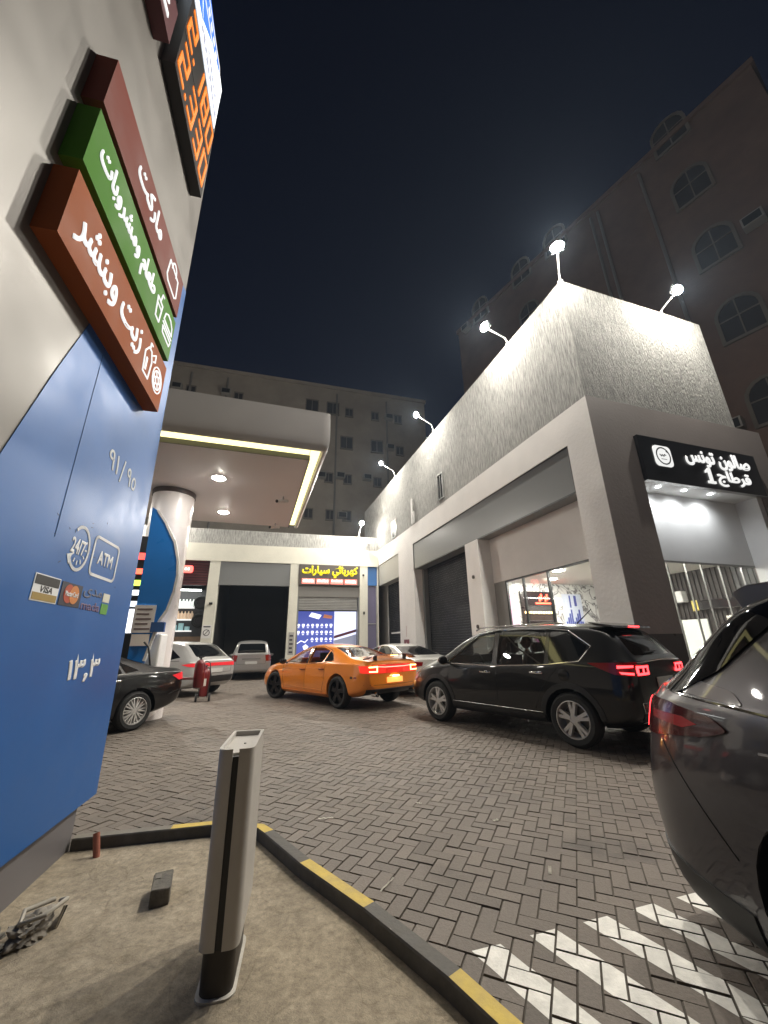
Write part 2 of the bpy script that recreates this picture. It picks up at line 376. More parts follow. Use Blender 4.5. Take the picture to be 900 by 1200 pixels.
for i, (a, b, mi) in enumerate(segs):
    ring = [kp[i], kp[i + 1], ko[i + 1], ko[i]]
    lo = [bm.verts.new((x, y, -.03)) for x, y in ring]; mid = [bm.verts.new((x, y, .088)) for x, y in ring]
    cx = [(.93 * Vector(p) + .07 * Vector(q)) for p, q in ((ring[0], ring[3]), (ring[1], ring[2]), (ring[2], ring[1]), (ring[3], ring[0]))]
    hi = [bm.verts.new((p.x, p.y, .097)) for p in cx]
    for A_, B_ in ((lo, mid), (mid, hi)):
        for q in range(4): bm.faces.new((A_[q], A_[(q+1) % 4], B_[(q+1) % 4], B_[q])).material_index = mi if q != 0 or mi == 0 else 0
    bm.faces.new(hi).material_index = mi
struct(obj('kerb', bm, kerb_m))

# ================================================================== SHOP BLOCK (frame: x = depth, y = along the long front)
sb = thing('shop_building', 'pale corner shop block with a tall rough parapet and floodlights on top', 'building', C0, ROT_R)
LEN = 18.6
obj('parapet', boxes([(.0, 4.87, 0, LEN, 6.58, 9.96)]), wall_rough, sb)
bm = NB(); box(bm, .035, 4.84, .03, LEN, 9.962, 9.99); obj('coping', bm, wall_rough, sb)
# the two street fronts: the corner column and beams are cut in an L so that each front keeps its own paint
obj('wall', boxes([(0, .30, .0, 15.62, 5.72, 6.578), (0, .30, .002, .74, 0, 5.72), (0, .62, 4.95, 5.75, 0, 4.57), (0, .62, 10.35, 12.25, 0, 5.72)]), wall_white, sb)
bm = boxes([(.30, 1.13, 0.001, .74, 0, 5.719), (.30, 5.75, .001, .62, 5.72, 6.577), (4.98, 5.75, .001, .62, 0, 5.719), (-.0005, .31, -.012, .0005, 0, 6.578), (.31, 1.128, -.012, .001, 0, 6.578), (1.128, 5.75, -.012, .001, 5.735, 6.578), (4.982, 5.75, -.012, .001, 0, 5.735)])
obj('front_wall', bm, taupe, sb)
obj('plinth', boxes([(.0, 1.129, -.018, -.012, 0, 1.53)]), dark_tile, sb)
obj('header_panel', boxes([(.035, .52, .742, 10.348, 4.57, 5.719)]), panel_grey, sb)
obj('header_panel', boxes([(.035, .52, 12.252, 15.58, 4.57, 5.719)]), mat('pale header panel', (.42, .41, .37), .5, noise=(.6, .08, 3)), sb)
obj('panel_trim', boxes([(.020, .034, .742, 10.348, 4.55, 4.59), (.020, .034, .742, 10.348, 5.69, 5.718), (.02, .034, .742, .775, 4.59, 5.69), (.02, .034, 10.31, 10.347, 4.59, 5.69)]), mat('dark trim', (.03, .03, .03), .4), sb)
obj('transom_wall', boxes([(.45, .55, .742, 4.948, 3.17, 4.568)]), wall_white, sb)
obj('transom_wall', boxes([(1.131, 4.979, .5, .6, 3.07, 4.66), (1.131, 4.979, .02, .6, 4.66, 5.718), (4.80, 4.979, .03, .5, 0, 4.66)]), mat('white render', (.70, .70, .69), .7, noise=(1.2, .05, 4)), sb)
obj('rear_wall', boxes([(5.25, 5.75, .622, LEN, 0, 6.577), (.6, 5.25, 15.4, LEN, 0, 6.577), (.62, 5.25, 5.35, 5.6, 0, 5.7)]), wall_white, sb)
obj('shop_ceiling', boxes([(.56, 5.25, .61, 5.35, 3.28, 3.36)]), mat('shop ceiling paint', (.62, .60, .56), .8), sb)
obj('shop_floor', boxes([(.3, 5.25, .3, 5.35, -.02, .06)]), mat('shop floor tile', (.45, .43, .40), .25), sb)
obj('back_wall_panelling', boxes([(5.20, 5.25, .62, 5.35, 0, 3.28)] + [(5.17, 5.199, .66 + .12 * q, .72 + .12 * q, 0, 3.27) for q in range(38)]), mat('dark wood panelling', (.016, .011, .009), .5, noise=(3, .6, 6, (1, 9, .6))), sb)
# marble cladding on the cross wall of the shop
def marble():
    m = mat('veined marble', (.72, .70, .68), .25); n = m.node_tree; b = n.nodes['Principled BSDF']; t = n.nodes.new('ShaderNodeTexCoord')
    x = n.nodes.new('ShaderNodeTexNoise'); x.inputs['Scale'].default_value = 1.6; x.inputs['Detail'].default_value = 9; x.inputs['Distortion'].default_value = 2.2; n.links.new(t.outputs['Object'], x.inputs[0])
    r = n.nodes.new('ShaderNodeValToRGB'); e = r.color_ramp.elements; e[0].position = .46; e[0].color = (.74, .72, .70, 1); e[1].position = .56; e[1].color = (.72, .70, .68, 1); q = e.new(.505); q.color = (.10, .09, .10, 1)
    n.links.new(x.outputs[0], r.inputs[0]); n.links.new(r.outputs[0], b.inputs['Base Color']); return m
obj('marble_wall', boxes([(.62, 5.2, 5.30, 5.35, 0, 3.28)]), marble(), sb)
# glass fronts with slim mullions
g = obj('window', boxes([(.49, .505, .742, 4.35, .06, 3.17)]), glass_clear, sb)
obj('frame', boxes([(.47, .53, y, y + .05, .06, 3.17) for y in (.745, 2.55, 3.55, 4.33)] + [(.47, .53, .742, 4.35, 3.12, 3.17), (.47, .53, .742, 4.35, .0, .08)]), mat('dark window frame', (.05, .05, .05), .35, .5), g)
obj('shutter', boxes([(.46, .52, 4.38 + .057 * q, 4.43 + .057 * q, .02, 3.17) for q in range(10)]), shutter_grey, sb)
g = obj('window', boxes([(1.131, 4.80, .52, .535, .06, 3.07)]), glass_clear, sb)
obj('frame', boxes([(x, x + .018, .51, .545, .06, 3.07) for x in (1.9, 2.45, 2.95, 3.55, 4.3)] + [(1.131, 4.80, .50, .56, 3.03, 3.07), (1.131, 4.80, .50, .56, 0, .09)]), mat('pale window frame', (.26, .255, .245), .35, .3), g)
# roller doors of the two dark bays
def roller(y0, y1, x, z1, m, name='roller_door'):
    bm = NB(); z = .02
    while z < z1 - .01:
        prism(bm, [(x, y0, z), (x - .006, y0, z + .03), (x - .006, y0, z + .06), (x, y0, z + .0885)], (0, y1 - y0, 0)); z += .09
    return obj(name, bm, m, sb)
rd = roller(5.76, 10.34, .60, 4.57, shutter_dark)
obj('guide_rail', boxes([(.40, .60, 10.16, 10.34, 0, 4.56)]), panel_grey, rd); obj('guide_rail', boxes([(.46, .60, 5.753, 5.85, 0, 4.56)]), panel_grey, rd)
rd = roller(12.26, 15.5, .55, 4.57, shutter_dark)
obj('push_bar', boxes([(.50, .53, 12.4, 15.0, 1.95, 2.03)]), white_plastic, rd)
for y, z, w, h in ((7.0, 6.78, .40, 1.0), (12.45, 6.68, .55, .85)):
    w_ = obj('window', boxes([(-.004, .03, y, y + w, z, z + h)]), mat('dark window pane', (.02, .024, .028), .08), sb)
    obj('frame', boxes([(-.045, .02, y - .04, y, z - .04, z + h + .04), (-.045, .02, y + w, y + w + .04, z - .04, z + h + .04), (-.045, .02, y, y + w, z + h, z + h + .04), (-.045, .02, y, y + w, z - .04, z), (-.03, .02, y + w * .48, y + w * .54, z, z + h)]), steel, w_)
bm = NB(); tube(bm, [(-.06, 10.15, 6.6), (-.06, 10.15, 7.75), (-.04, 10.1, 7.82)], .045); tube(bm, [(-.05, 10.02, 6.6), (-.05, 10.0, 7.0), (-.05, 10.25, 7.4)], .02); tube(bm, [(-.05, 9.9, 6.6), (-.05, 9.9, 7.15)], .02)
obj('drain_pipe', bm, white_plastic, sb, smooth=40)
for z in (3.42, 1.9):
    bm = NB(); lathe(bm, [(.06, -.03), (.06, 0.0)], 12, 'X', (0, 5.35, z)); obj('wall_fitting', bm, mat('dark brass', (.06, .05, .04), .4, .6), sb)
for s_, x_ in ((1.4, 1.4), (3.1, 1.3), (1.2, 3.2), (3.2, 3.0), (4.4, 2.2)):
    bm = NB(); lathe(bm, [(.11, 3.265), (.11, 3.279)], 16, 'Z', (x_, s_, 0)); obj('ceiling_light', bm, mat('shop light', (1, .97, .9), emit=ROOM, ecol=(1, .96, .88)), sb)
for x in (1.75, 2.55, 3.4):
    bm = NB(); lathe(bm, [(.045, 4.642), (.045, 4.659)], 14, 'Z', (x, .16, 0)); obj('spot_light', bm, mat('cool spot', (1, 1, 1), emit=SPOT, ecol=(.93, .97, 1)), sb)

for x in (1.75, 2.55, 3.4):
    ld = bpy.data.lights.new('salon_spot', 'SPOT'); ld.energy = 20; ld.color = (.95, .98, 1); ld.spot_size = R(165); ld.spot_blend = 1; ld.shadow_soft_size = .04
    lo = bpy.data.objects.new('salon_spot', ld); COL.objects.link(lo); lo.location = C0 + d2 * x + d1 * .14 + Vector((0, 0, 4.60)); lo.rotation_euler = ((d1 * .15 + Vector((0, 0, -1))).to_track_quat('-Z', 'Y')).to_euler()
# things inside the shop
def shoploc(x, y, z=0): return C0 + d2 * x + d1 * y + Vector((0, 0, z))
ps = thing('wall_display', 'dark shop wall screen with red lettering and small yellow lights', 'display', shoploc(2.35, 5.295), ROT_R)
obj('screen', boxes([(-.75, .55, -.05, 0, 1.55, 3.0)]), mat('dark glossy board', (.03, .02, .02), .15), ps)
bm = NB()
for q in range(7): box(bm, -.05 + .075 * q, .0 + .075 * q, -.06, -.051, 2.68 + .05 * (q % 3), 2.78 + .07 * ((q + 1) % 3))
box(bm, -.2, .52, -.06, -.051, 2.60, 2.65); obj('neon_strip', bm, mat('red neon', (1, .06, .03), emit=5), ps)
bm = NB()
for q in range(11): box(bm, -.66 + .10 * q, -.6 + .10 * q, -.06, -.051, 2.30 - .012 * (q % 2), 2.36)
obj('light_row', bm, mat('amber bulbs', (1, .7, .25), emit=4), ps)
ps = thing('poster', 'blue and white poster on the marble shop wall right of the dark screen', 'poster', shoploc(3.65, 5.295), ROT_R)
obj('sheet', boxes([(-.38, .42, -.012, 0, 1.5, 2.95)]), mat('poster white', (.62, .66, .78), .5), ps)
bm = NB(); box(bm, -.36, .40, -.02, -.013, 1.52, 1.66)
for q in range(9): box(bm, -.34 + .08 * q, -.28 + .08 * q, -.02, -.013, 1.7 + .07 * (q % 3), 2.05 + .13 * ((q * 5) % 4))
box(bm, -.1, -.04, -.02, -.013, 2.5, 2.9); box(bm, .1, .2, -.02, -.013, 2.55, 2.9)
obj('print', bm, mat('poster blue', (.03, .05, .32), .5), ps)
ps = thing('poster', 'narrow pink lit panel on the marble shop wall left of the dark screen', 'poster', shoploc(1.35, 5.295), ROT_R)
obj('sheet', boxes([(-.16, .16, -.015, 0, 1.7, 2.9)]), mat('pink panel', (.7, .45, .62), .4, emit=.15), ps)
bm = NB(); [lathe(bm, [(.09, -.022), (.09, -.0155)], 14, 'Y', (0, 0, 1.88 + .27 * q)) for q in range(4)]; obj('print', bm, mat('violet print'), ps)
ps = thing('shelf_display', 'low display of violet and pink boxes under the dark screen', 'display', shoploc(2.3, 5.2), ROT_R)
bm = NB()
for q in range(16):
    box(bm, -.72 + .09 * q, -.65 + .09 * q, -.04, .06, 1.22, 1.46 + .05 * ((q * 7) % 3), q % 3)
obj('box_row', bm, [mat('violet print', (.22, .08, .42), .5), mat('pink print', (.55, .18, .40), .5), mat('white print', (.68, .62, .7), .5)], ps)
obj('shelf', boxes([(-.8, .85, -.1, .09, 1.15, 1.22), (-.8, .85, -.06, .09, 0, 1.15)]), white_plastic, ps)
# salon fittings against the dark panelling, seen through the right front
def salon(name, label, cat, x, y): return thing(name, label, cat, shoploc(x, y), ROT_R)
t_ = salon('wall_unit', 'white wall air unit on the dark panelled salon wall', 'air conditioner', 5.19, 3.05); obj('case', boxes([(-.24, 0, -.55, .55, 2.42, 2.74)], .03), white_plastic, t_); obj('louvre', boxes([(-.25, -.1, -.5, .5, 2.40, 2.42)]), black, t_)
t_ = salon('wall_unit', 'long black wall unit with a yellow tag beside the white one', 'air conditioner', 5.19, 1.75); obj('case', boxes([(-.24, 0, -.62, .55, 2.18, 2.42)], .02), black_gloss, t_); obj('tag_card', boxes([(-.25, -.24, .38, .54, 2.16, 2.44)]), mat('yellow card', (.62, .5, .12), .6), t_)
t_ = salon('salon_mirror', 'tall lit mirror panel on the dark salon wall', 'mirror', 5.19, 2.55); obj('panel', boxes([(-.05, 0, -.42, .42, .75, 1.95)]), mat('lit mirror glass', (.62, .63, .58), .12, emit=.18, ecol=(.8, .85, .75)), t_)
t_ = salon('salon_shelf', 'white salon shelves holding bottles and towels', 'shelf', 5.0, 1.5)
obj('board', boxes([(-.18, .19, -.75, .6, z, z + .05) for z in (.62, .92, 1.22)]), white_plastic, t_)
bm = NB()
for q in range(16):
    z = (.67, .97, 1.27)[q % 3]; lathe(bm, [(.035, z), (.04, z + .02), (.04, z + .13 + .03 * (q % 4)), (.015, z + .17 + .03 * (q % 4)), (.015, z + .21 + .03 * (q % 4))], 8, 'Z', (-.05 + .05 * (q % 2), -.68 + .08 * q, 0))
obj('bottles', bm, white_plastic, t_, smooth=40)
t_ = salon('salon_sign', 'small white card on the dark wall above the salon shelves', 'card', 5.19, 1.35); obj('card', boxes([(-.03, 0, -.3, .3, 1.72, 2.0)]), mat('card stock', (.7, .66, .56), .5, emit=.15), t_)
obj('mount', boxes([(-.02, 0.005, -.31, .31, 1.70, 1.72)]), black, t_)
def chair_():
    t = salon('barber_chair', 'white padded barber chair behind the salon window', 'chair', 3.35, 2.2); t.rotation_euler.z += .7
    obj('seat', boxes([(-.28, .28, -.28, .28, .48, .62)], .05), white_plastic, t, smooth=40); obj('backrest', boxes([(.2, .32, -.26, .26, .6, 1.22)], .05), white_plastic, t, smooth=40)
    for s_ in (-1, 1): obj('armrest', boxes([(-.25, .22, s_ * .30 - .04, s_ * .30 + .04, .68, .76)], .02), white_plastic, t)
    obj('headrest', boxes([(.22, .32, -.12, .12, 1.24, 1.4)], .04), white_plastic, t)
    bm = NB(); lathe(bm, [(.3, .06), (.3, .09), (.06, .12), (.05, .48)], 20); obj('pedestal', bm, chrome, t, smooth=40)
chair_()

# ------------------------------------------------------------------ salon sign over the right front
sg = thing('shop_sign', 'black shop sign with lit white Arabic letters over the salon window', 'sign', C0, ROT_R)
obj('board', boxes([(1.135, 4.977, -.10, -.013, 4.66, 5.732)]), mat('black sign board', (.010, .010, .012), .3), sg)
obj('board_edge', boxes([(1.133, 4.979, -.104, -.012, 4.645, 4.658)]), steel, sg)
lit = mat('lit white letters', (.3, .3, .3), emit=LETTER, ecol=(1, 1, .98))
obj('lettering', text_bm('صالون تونس', 2.46, 4.66, 5.17, 5.64, -.10, .03, .035), lit, sg)
obj('lettering', text_bm('قرطاج', 3.36, 4.52, 4.74, 5.16, -.10, .03, .035), lit, sg)
bm = NB(); plate(bm, [(3.0, 4.78), (3.24, 4.78), (3.24, 4.835), (3.165, 4.835), (3.165, 5.16), (3.09, 5.16), (2.99, 5.08), (2.99, 5.03), (3.085, 5.06), (3.085, 4.835), (3.0, 4.835)], -.10, .03); obj('numeral', bm, lit, sg)
bm = NB(); plate(bm, rrect(1.50, 2.02, 5.03, 5.53, .10), -.10, .02); lg_ = obj('emblem', bm, lit, sg)
bm = NB(); outline(bm, [(1.76 + .20 * math.cos(R(a)), 5.28 + .20 * math.sin(R(a))) for a in range(0, 360, 12)], -.121, .03, .004)
outline(bm, [(1.66, 5.31), (1.70, 5.27), (1.73, 5.31), (1.77, 5.27), (1.80, 5.32), (1.84, 5.30)], -.121, .022, .004, False); outline(bm, [(1.68, 5.20), (1.84, 5.20)], -.121, .012, .004, False)
plate(bm, [(1.86, 5.40), (1.93, 5.36), (1.90, 5.45)], -.121, .004); obj('emblem_mark', bm, black, lg_)

# ------------------------------------------------------------------ floodlights
def floodlight(base, head, aim, label):
    base, head = Vector(base), Vector(head); t = thing('floodlight', label, 'floodlight', base, 0, 'floodlights along the roof parapets')
    v = head - base
    knee = Vector((v.x * .12, v.y * .12, v.z * .45))
    bm = NB(); tube(bm, [(0, 0, 0), knee * .6, knee, knee.lerp(v, .5), v * .99], .022, 8); lathe(bm, [(.07, -.005), (.07, .015), (.03, .02)], 10); obj('arm', bm, white_plastic, t, smooth=40)
    aim = Vector(aim).normalized(); rot = aim.to_track_quat('Z', 'Y').to_matrix().to_4x4(); rot.translation = v
    bm = NB(); box(bm, -.135, .135, -.09, .09, -.07, -.002, bev=.015); box(bm, -.14, .14, -.1, .1, -.10, -.07)
    for q in range(7): box(bm, -.12 + .04 * q - .004, -.12 + .04 * q + .004, -.09, .09, -.13, -.1)
    bmesh.ops.transform(bm, matrix=rot, verts=bm.verts[:]); h = obj('housing', bm, mat('grey cast housing', (.16, .16, .16), .5, .4), t)
    bm = NB(); n = 10; m_ = 7
    def lp_(i, j): u, v = 2 * i / n - 1, 2 * j / m_ - 1; q_ = (.15 * u * (1 - v * v / 2) ** .5, .105 * v * (1 - u * u / 2) ** .5); return (q_[0], q_[1], .004 + .075 * max(0, 1 - (q_[0] / .15) ** 2 - (q_[1] / .105) ** 2) ** .5)
    vv = [[bm.verts.new(lp_(i, j)) for j in range(m_ + 1)] for i in range(n + 1)]
    for i in range(n):
        for j in range(m_): bm.faces.new((vv[i][j], vv[i+1][j], vv[i+1][j+1], vv[i][j+1]))
    bmesh.ops.transform(bm, matrix=rot, verts=bm.verts[:]); obj('lens', bm, lens_mat, h, smooth=60)
def RL(x, y, z): return C0 + d2 * x + d1 * y + Vector((0, 0, z))
ox = -d2
floodlight(RL(.05, .05, 9.985), RL(-.36, -.42, 10.45), (-d2 * .7 - d1 * .7) + Vector((0, 0, -.5)), 'lit floodlight on the near corner of the shop parapet')
floodlight(RL(.05, 2.26, 9.985), RL(-.72, 2.26, 10.40), -d2 * .95 + Vector((0, 0, -.55)), 'lit floodlight on a bent arm, next after the parapet corner one')
floodlight(RL(.05, 7.58, 9.985), RL(-.72, 7.60, 10.66), -d2 * .95 + Vector((0, 0, -.55)), 'lit floodlight half way along the long parapet')
floodlight(RL(.05, 12.5, 9.985), RL(-.72, 12.55, 10.70), -d2 * .95 + Vector((0, 0, -.55)), 'lit floodlight at the far end of the long parapet')
floodlight(RL(3.44, .05, 9.985), RL(3.30, -.58, 10.13), -d1 * .95 + Vector((0, 0, -.6)), 'lit floodlight above the salon sign front, brick wall behind')

# ================================================================== GARAGE BLOCK (frame: x along the front, y depth)
gb = thing('garage_building', 'low pale garage row at the back of the yard with open bays', 'building', F0, ROT_B)
XL = -17.0
obj('parapet', boxes([(XL, -.002, .0, .3, 6.58, 7.37)]), wall_rough, gb)
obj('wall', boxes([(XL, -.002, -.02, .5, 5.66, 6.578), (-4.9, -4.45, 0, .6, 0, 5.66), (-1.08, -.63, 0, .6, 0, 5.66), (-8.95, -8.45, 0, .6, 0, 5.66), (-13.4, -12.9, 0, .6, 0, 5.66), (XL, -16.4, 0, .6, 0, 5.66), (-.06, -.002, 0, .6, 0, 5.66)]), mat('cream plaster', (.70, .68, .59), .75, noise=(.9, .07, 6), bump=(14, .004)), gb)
obj('roof', boxes([(XL, -.3, .5, 6.9, 6.0, 6.5)]), wall_white, gb)
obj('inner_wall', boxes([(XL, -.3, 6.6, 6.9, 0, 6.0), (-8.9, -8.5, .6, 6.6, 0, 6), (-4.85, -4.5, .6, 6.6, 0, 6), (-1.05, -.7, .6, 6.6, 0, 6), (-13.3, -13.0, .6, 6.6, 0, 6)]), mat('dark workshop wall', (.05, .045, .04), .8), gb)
obj('header_panel', boxes([(-8.448, -4.902, .03, .25, 4.45, 5.658)]), panel_grey, gb)
obj('shutter_box', boxes([(-4.448, -1.082, .10, .5, 3.92, 4.54)]), mat('shutter housing', (.20, .19, .175), .5), gb)
bm = NB(); z = 3.22
while z < 3.9: prism(bm, [(-4.35, .16, z), (-4.35, .145, z + .02), (-4.35, .145, z + .06), (-4.35, .16, z + .08)], (3.15, 0, 0)); z += .083
obj('roller_shutter', bm, shutter_grey, gb)
[obj('guide_rail', boxes([q]), panel_grey, gb) for q in ((-4.446, -4.36, .08, .3, 0, 3.92), (-1.17, -1.084, .08, .3, 0, 3.92))]
obj('corner_panel', boxes([(-.628, -.062, .12, .2, 4.6, 5.66)]), mat('blue fascia panel', (.045, .16, .42), .4), gb)
w_ = obj('window', boxes([(-.628, -.062, .2, .23, 0, 4.58)]), mat('violet window film', (.17, .155, .24), .2), gb); obj('frame', boxes([(-.628, -.58, .15, .25, 0, 4.6), (-.11, -.062, .15, .25, 0, 4.6), (-.58, -.11, .16, .25, 2.5, 2.54)]), steel, w_)
[obj('wall_fitting', boxes([q]), black, gb) for q in ((-.93, -.83, -.06, 0, 5.1, 5.2), (-.88, -.80, -.06, 0, 3.0, 3.15), (-8.75, -8.6, -.12, 0, 3.45, 3.55))]
cc_ = thing('security_camera', 'white security camera bracket under the back parapet lamp', 'camera', F0, ROT_B)
obj('bracket', boxes([(-.66, -.6, -.13, .0, 7.08, 7.13)]), steel, cc_); bm = NB(); tube(bm, [(-.75, -.18, 7.02), (-.5, -.22, 6.98)], .06); obj('body', bm, white_plastic, cc_, smooth=40)
fb = F0 + Matrix.Rotation(ROT_B, 3, 'Z') @ Vector((-1.12, .05, 7.37)); fh = F0 + Matrix.Rotation(ROT_B, 3, 'Z') @ Vector((-1.06, -.40, 8.1))
floodlight(fb, fh, Matrix.Rotation(ROT_B, 3, 'Z') @ Vector((-.9, -.45, -.5)), 'lit floodlight on the low back parapet above the electrics sign')
floodlight(F0 + Matrix.Rotation(ROT_B, 3, 'Z') @ Vector((-11.5, .05, 7.37)), F0 + Matrix.Rotation(ROT_B, 3, 'Z') @ Vector((-11.5, -.40, 8.1)), Matrix.Rotation(ROT_B, 3, 'Z') @ Vector((0, -.9, -.6)), 'lit floodlight on the back parapet hidden above the canopy')
# car electrics sign
sg = thing('shop_sign', 'brown garage sign with bright yellow Arabic letters and four red boxes', 'sign', F0, ROT_B)
obj('board', boxes([(-4.445, -1.085, -.05, .1, 4.54, 5.655)]), mat('brown sign board', (.085, .07, .06), .5), sg)
obj('lettering', text_bm('كهربائي سيارات', -4.30, -1.20, 4.93, 5.60, -.05, .04, .05), mat('lit yellow letters', (.3, .25, .01), emit=.46, ecol=(1, .83, .0)), sg)
for q in range(4):
    x = -4.28 + .775 * q; b_ = obj('text_box', boxes([(x, x + .70, -.07, -.05, 4.60, 4.88)]), mat('lit red box', (.75, .20, .17), emit=.55, ecol=(1, .25, .2)), sg)
    bm = NB()
    for w in range(7): box(bm, x + .06 + .085 * w, x + .12 + .085 * w, -.078, -.0705, 4.68 + .02 * ((w * 3 + q) % 3), 4.80 + .02 * ((w + q) % 3))
    obj('strokes', bm, mat('pale pink strokes', (1, .8, .78), emit=1.0), b_)
# poster wall in the electrics bay
ps = thing('poster', 'large blue poster with rows of white icons in the electrics bay', 'poster', F0, ROT_B)
obj('sheet', boxes([(-4.44, -2.35, .80, .83, .2, 3.22)]), mat('blue backlit film', (.05, .07, .26), .4, emit=.35, ecol=(.10, .13, .50)), ps)
bm = NB()
for rr in range(3):
    for c_ in range(8):
        if rr == 2 and c_ < 3: continue
        x, z = -4.27 + .25 * c_, 2.43 - .36 * rr
        if (c_ + rr) % 3 == 0: lathe(bm, [(.075, .785), (.075, .799)], 10, 'Y', (x, 0, z + .05))
        elif (c_ + rr) % 3 == 1: plate(bm, rrect(x - .07, x + .07, z - .02, z + .12, .03, 3), .799, .014)
        else: plate(bm, [(x - .08, z), (x + .08, z), (x + .04, z + .12), (x - .04, z + .12)], .799, .014)
        box(bm, x - .05, x + .05, .786, .799, z - .09, z - .06)
plate(bm, [(-3.75, 2.95), (-3.2, 2.80), (-3.05, 3.02), (-3.6, 3.16)], .799, .014); outline(bm, [(-4.3, 1.55), (-4.1, 1.68), (-3.9, 1.6), (-3.75, 1.75)], .799, .04, .01, False)
plate(bm, [(-3.95, 1.25), (-3.8, 1.2), (-3.7, 1.38), (-3.85, 1.5), (-4.0, 1.4)], .799, .012)
obj('icons', bm, mat('white print lit', (.85, .85, .9), emit=.7, ecol=(.8, .82, 1)), ps)
bm = NB(); plate(bm, [(-2.98, 2.88), (-2.5, 2.82), (-2.45, 2.98), (-2.9, 3.06)], .799, .012); obj('picture', bm, mat('orange print', (.6, .22, .12), emit=.3), ps)
ps = thing('poster', 'pale backlit poster with a maroon stripe beside the blue one', 'poster', F0, ROT_B)
obj('sheet', boxes([(-2.345, -1.10, .80, .83, .2, 3.22)]), mat('white backlit film', (.55, .57, .72), .4, emit=.55, ecol=(.75, .78, 1)), ps)
bm = NB(); plate(bm, [(-2.34, 1.78), (-1.11, 2.12), (-1.11, 2.26), (-2.34, 1.92)], .799, .012); obj('stripe', bm, mat('maroon print', (.16, .03, .06), .5), ps)
bm = NB(); plate(bm, [(-2.34, .2), (-1.11, .2), (-1.11, 2.0), (-1.6, 1.86), (-2.34, 1.68)], .799, .008); obj('picture', bm, mat('grey print', (.22, .23, .30), emit=.12, ecol=(.7, .75, 1)), ps)
# small notices on the pillars
def notice(name, label, x, z, w, h, mm, kind):
    t = thing(name, label, 'notice', F0, ROT_B); obj('sheet', boxes([(x, x + w, -.016, -.002, z, z + h)]), mm, t); bm = NB()
    if kind == 'ring':
        outline(bm, [(x + w / 2 + w * .33 * math.cos(R(a)), z + h * .42 + w * .33 * math.sin(R(a))) for a in range(0, 360, 30)], -.017, .03, .004); outline(bm, [(x + w * .28, z + h * .25), (x + w * .72, z + h * .6)], -.017, .03, .004, False); box(bm, x + .05, x + w - .05, -.02, -.016, z + h * .82, z + h * .92)
    else:
        for q in range(5): box(bm, x + .05, x + w - .05 - .03 * (q % 2), -.02, -.016, z + h * (.08 + .18 * q), z + h * (.16 + .18 * q))
    obj('print', bm, mat('dark print', (.05, .045, .05), .6), t)
notice('notice', 'white no smoking notice on the pillar right of the tyre shop', -8.93, 1.85, .42, .62, white_plastic, 'ring')
notice('notice', 'grey vertical notice strip on the pillar left of the blue poster', -4.80, 1.0, .28, 1.1, mat('grey card', (.4, .39, .36), .6), 'bars')
t_ = thing('notice', 'maroon no smoking notice on the pillar before the dark shutter', 'notice', C0, ROT_L)
obj('sheet', boxes([(-11.75, -11.15, -.02, -.002, 1.15, 1.62)]), mat('maroon card', (.20, .05, .05), .5), t_); bm = NB(); outline(bm, [(-11.6, 1.2), (-11.45, 1.5), (-11.3, 1.2)], -.021, .05, .004, False); outline(bm, [(-11.45, 1.75), (-11.45, 2.2)], -.003, .05, .004, False); obj('print', bm, mat('pale print', (.5, .35, .33), .6), t_)
# tyre and oil shop
ts = thing('sign_panel', 'dark red slatted shop front panel with a small lit red badge', 'sign', F0, ROT_B)
bm = NB(); z = 4.42
while z < 5.6: box(bm, -12.88, -8.96, .08, .14, z, z + .09); z += .13
obj('slats', bm, mat('dark red slat', (.085, .018, .02), .5), ts); obj('backing', boxes([(-12.895, -8.955, .141, .18, 4.40, 5.655)]), mat('dark red backing', (.03, .008, .009), .6), ts)
bm = NB(); plate(bm, rrect(-10.35, -9.72, 5.02, 5.38, .1), .07, .06); b_ = obj('badge', bm, mat('lit red badge', (1, .10, .08), emit=1.6), ts)
bm = NB(); [box(bm, -10.22 + .13 * q, -10.14 + .13 * q, -.0, .009, 5.14, 5.26) for q in range(3)]; obj('badge_mark', bm, mat('pink glow', (1, .7, .65), emit=1.6), b_)
sh = thing('shop_shelf', 'wall of lit shelves with oil bottles in the tyre shop', 'shelf', F0, ROT_B)
obj('back_panel', boxes([(-12.8, -9.0, 1.2, 1.25, .1, 4.3)]), mat('dark display wall', (.05, .048, .05), .5), sh)
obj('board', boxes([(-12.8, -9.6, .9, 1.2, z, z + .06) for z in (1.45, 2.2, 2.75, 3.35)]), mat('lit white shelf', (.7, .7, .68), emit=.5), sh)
bm = NB(); bm2 = NB()
for zz, b_, w in ((3.41, bm, .34), (2.81, bm2, .40)):
    for q in range(20): lathe(b_, [(.075, zz), (.08, zz + .02), (.08, zz + .26), (.03, zz + .34), (.03, zz + .40)], 8, 'Z', (-12.7 + .16 * q, 1.03, 0))
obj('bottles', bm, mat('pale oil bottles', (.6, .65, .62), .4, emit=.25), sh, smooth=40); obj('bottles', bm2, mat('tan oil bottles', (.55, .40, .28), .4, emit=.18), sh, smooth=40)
obj('counter', boxes([(-12.8, -9.0, .5, .9, 0, 1.95)]), mat('wood counter', (.20, .13, .08), .5, noise=(4, .2, 4)), sh)
obj('goods', boxes([(-12.6 + .3 * q, -12.4 + .3 * q, .95, 1.18, 2.26, 2.45 + .08 * (q % 3)) for q in range(10)]), mat('cyan goods', (.25, .42, .44), .5, emit=.2), sh)
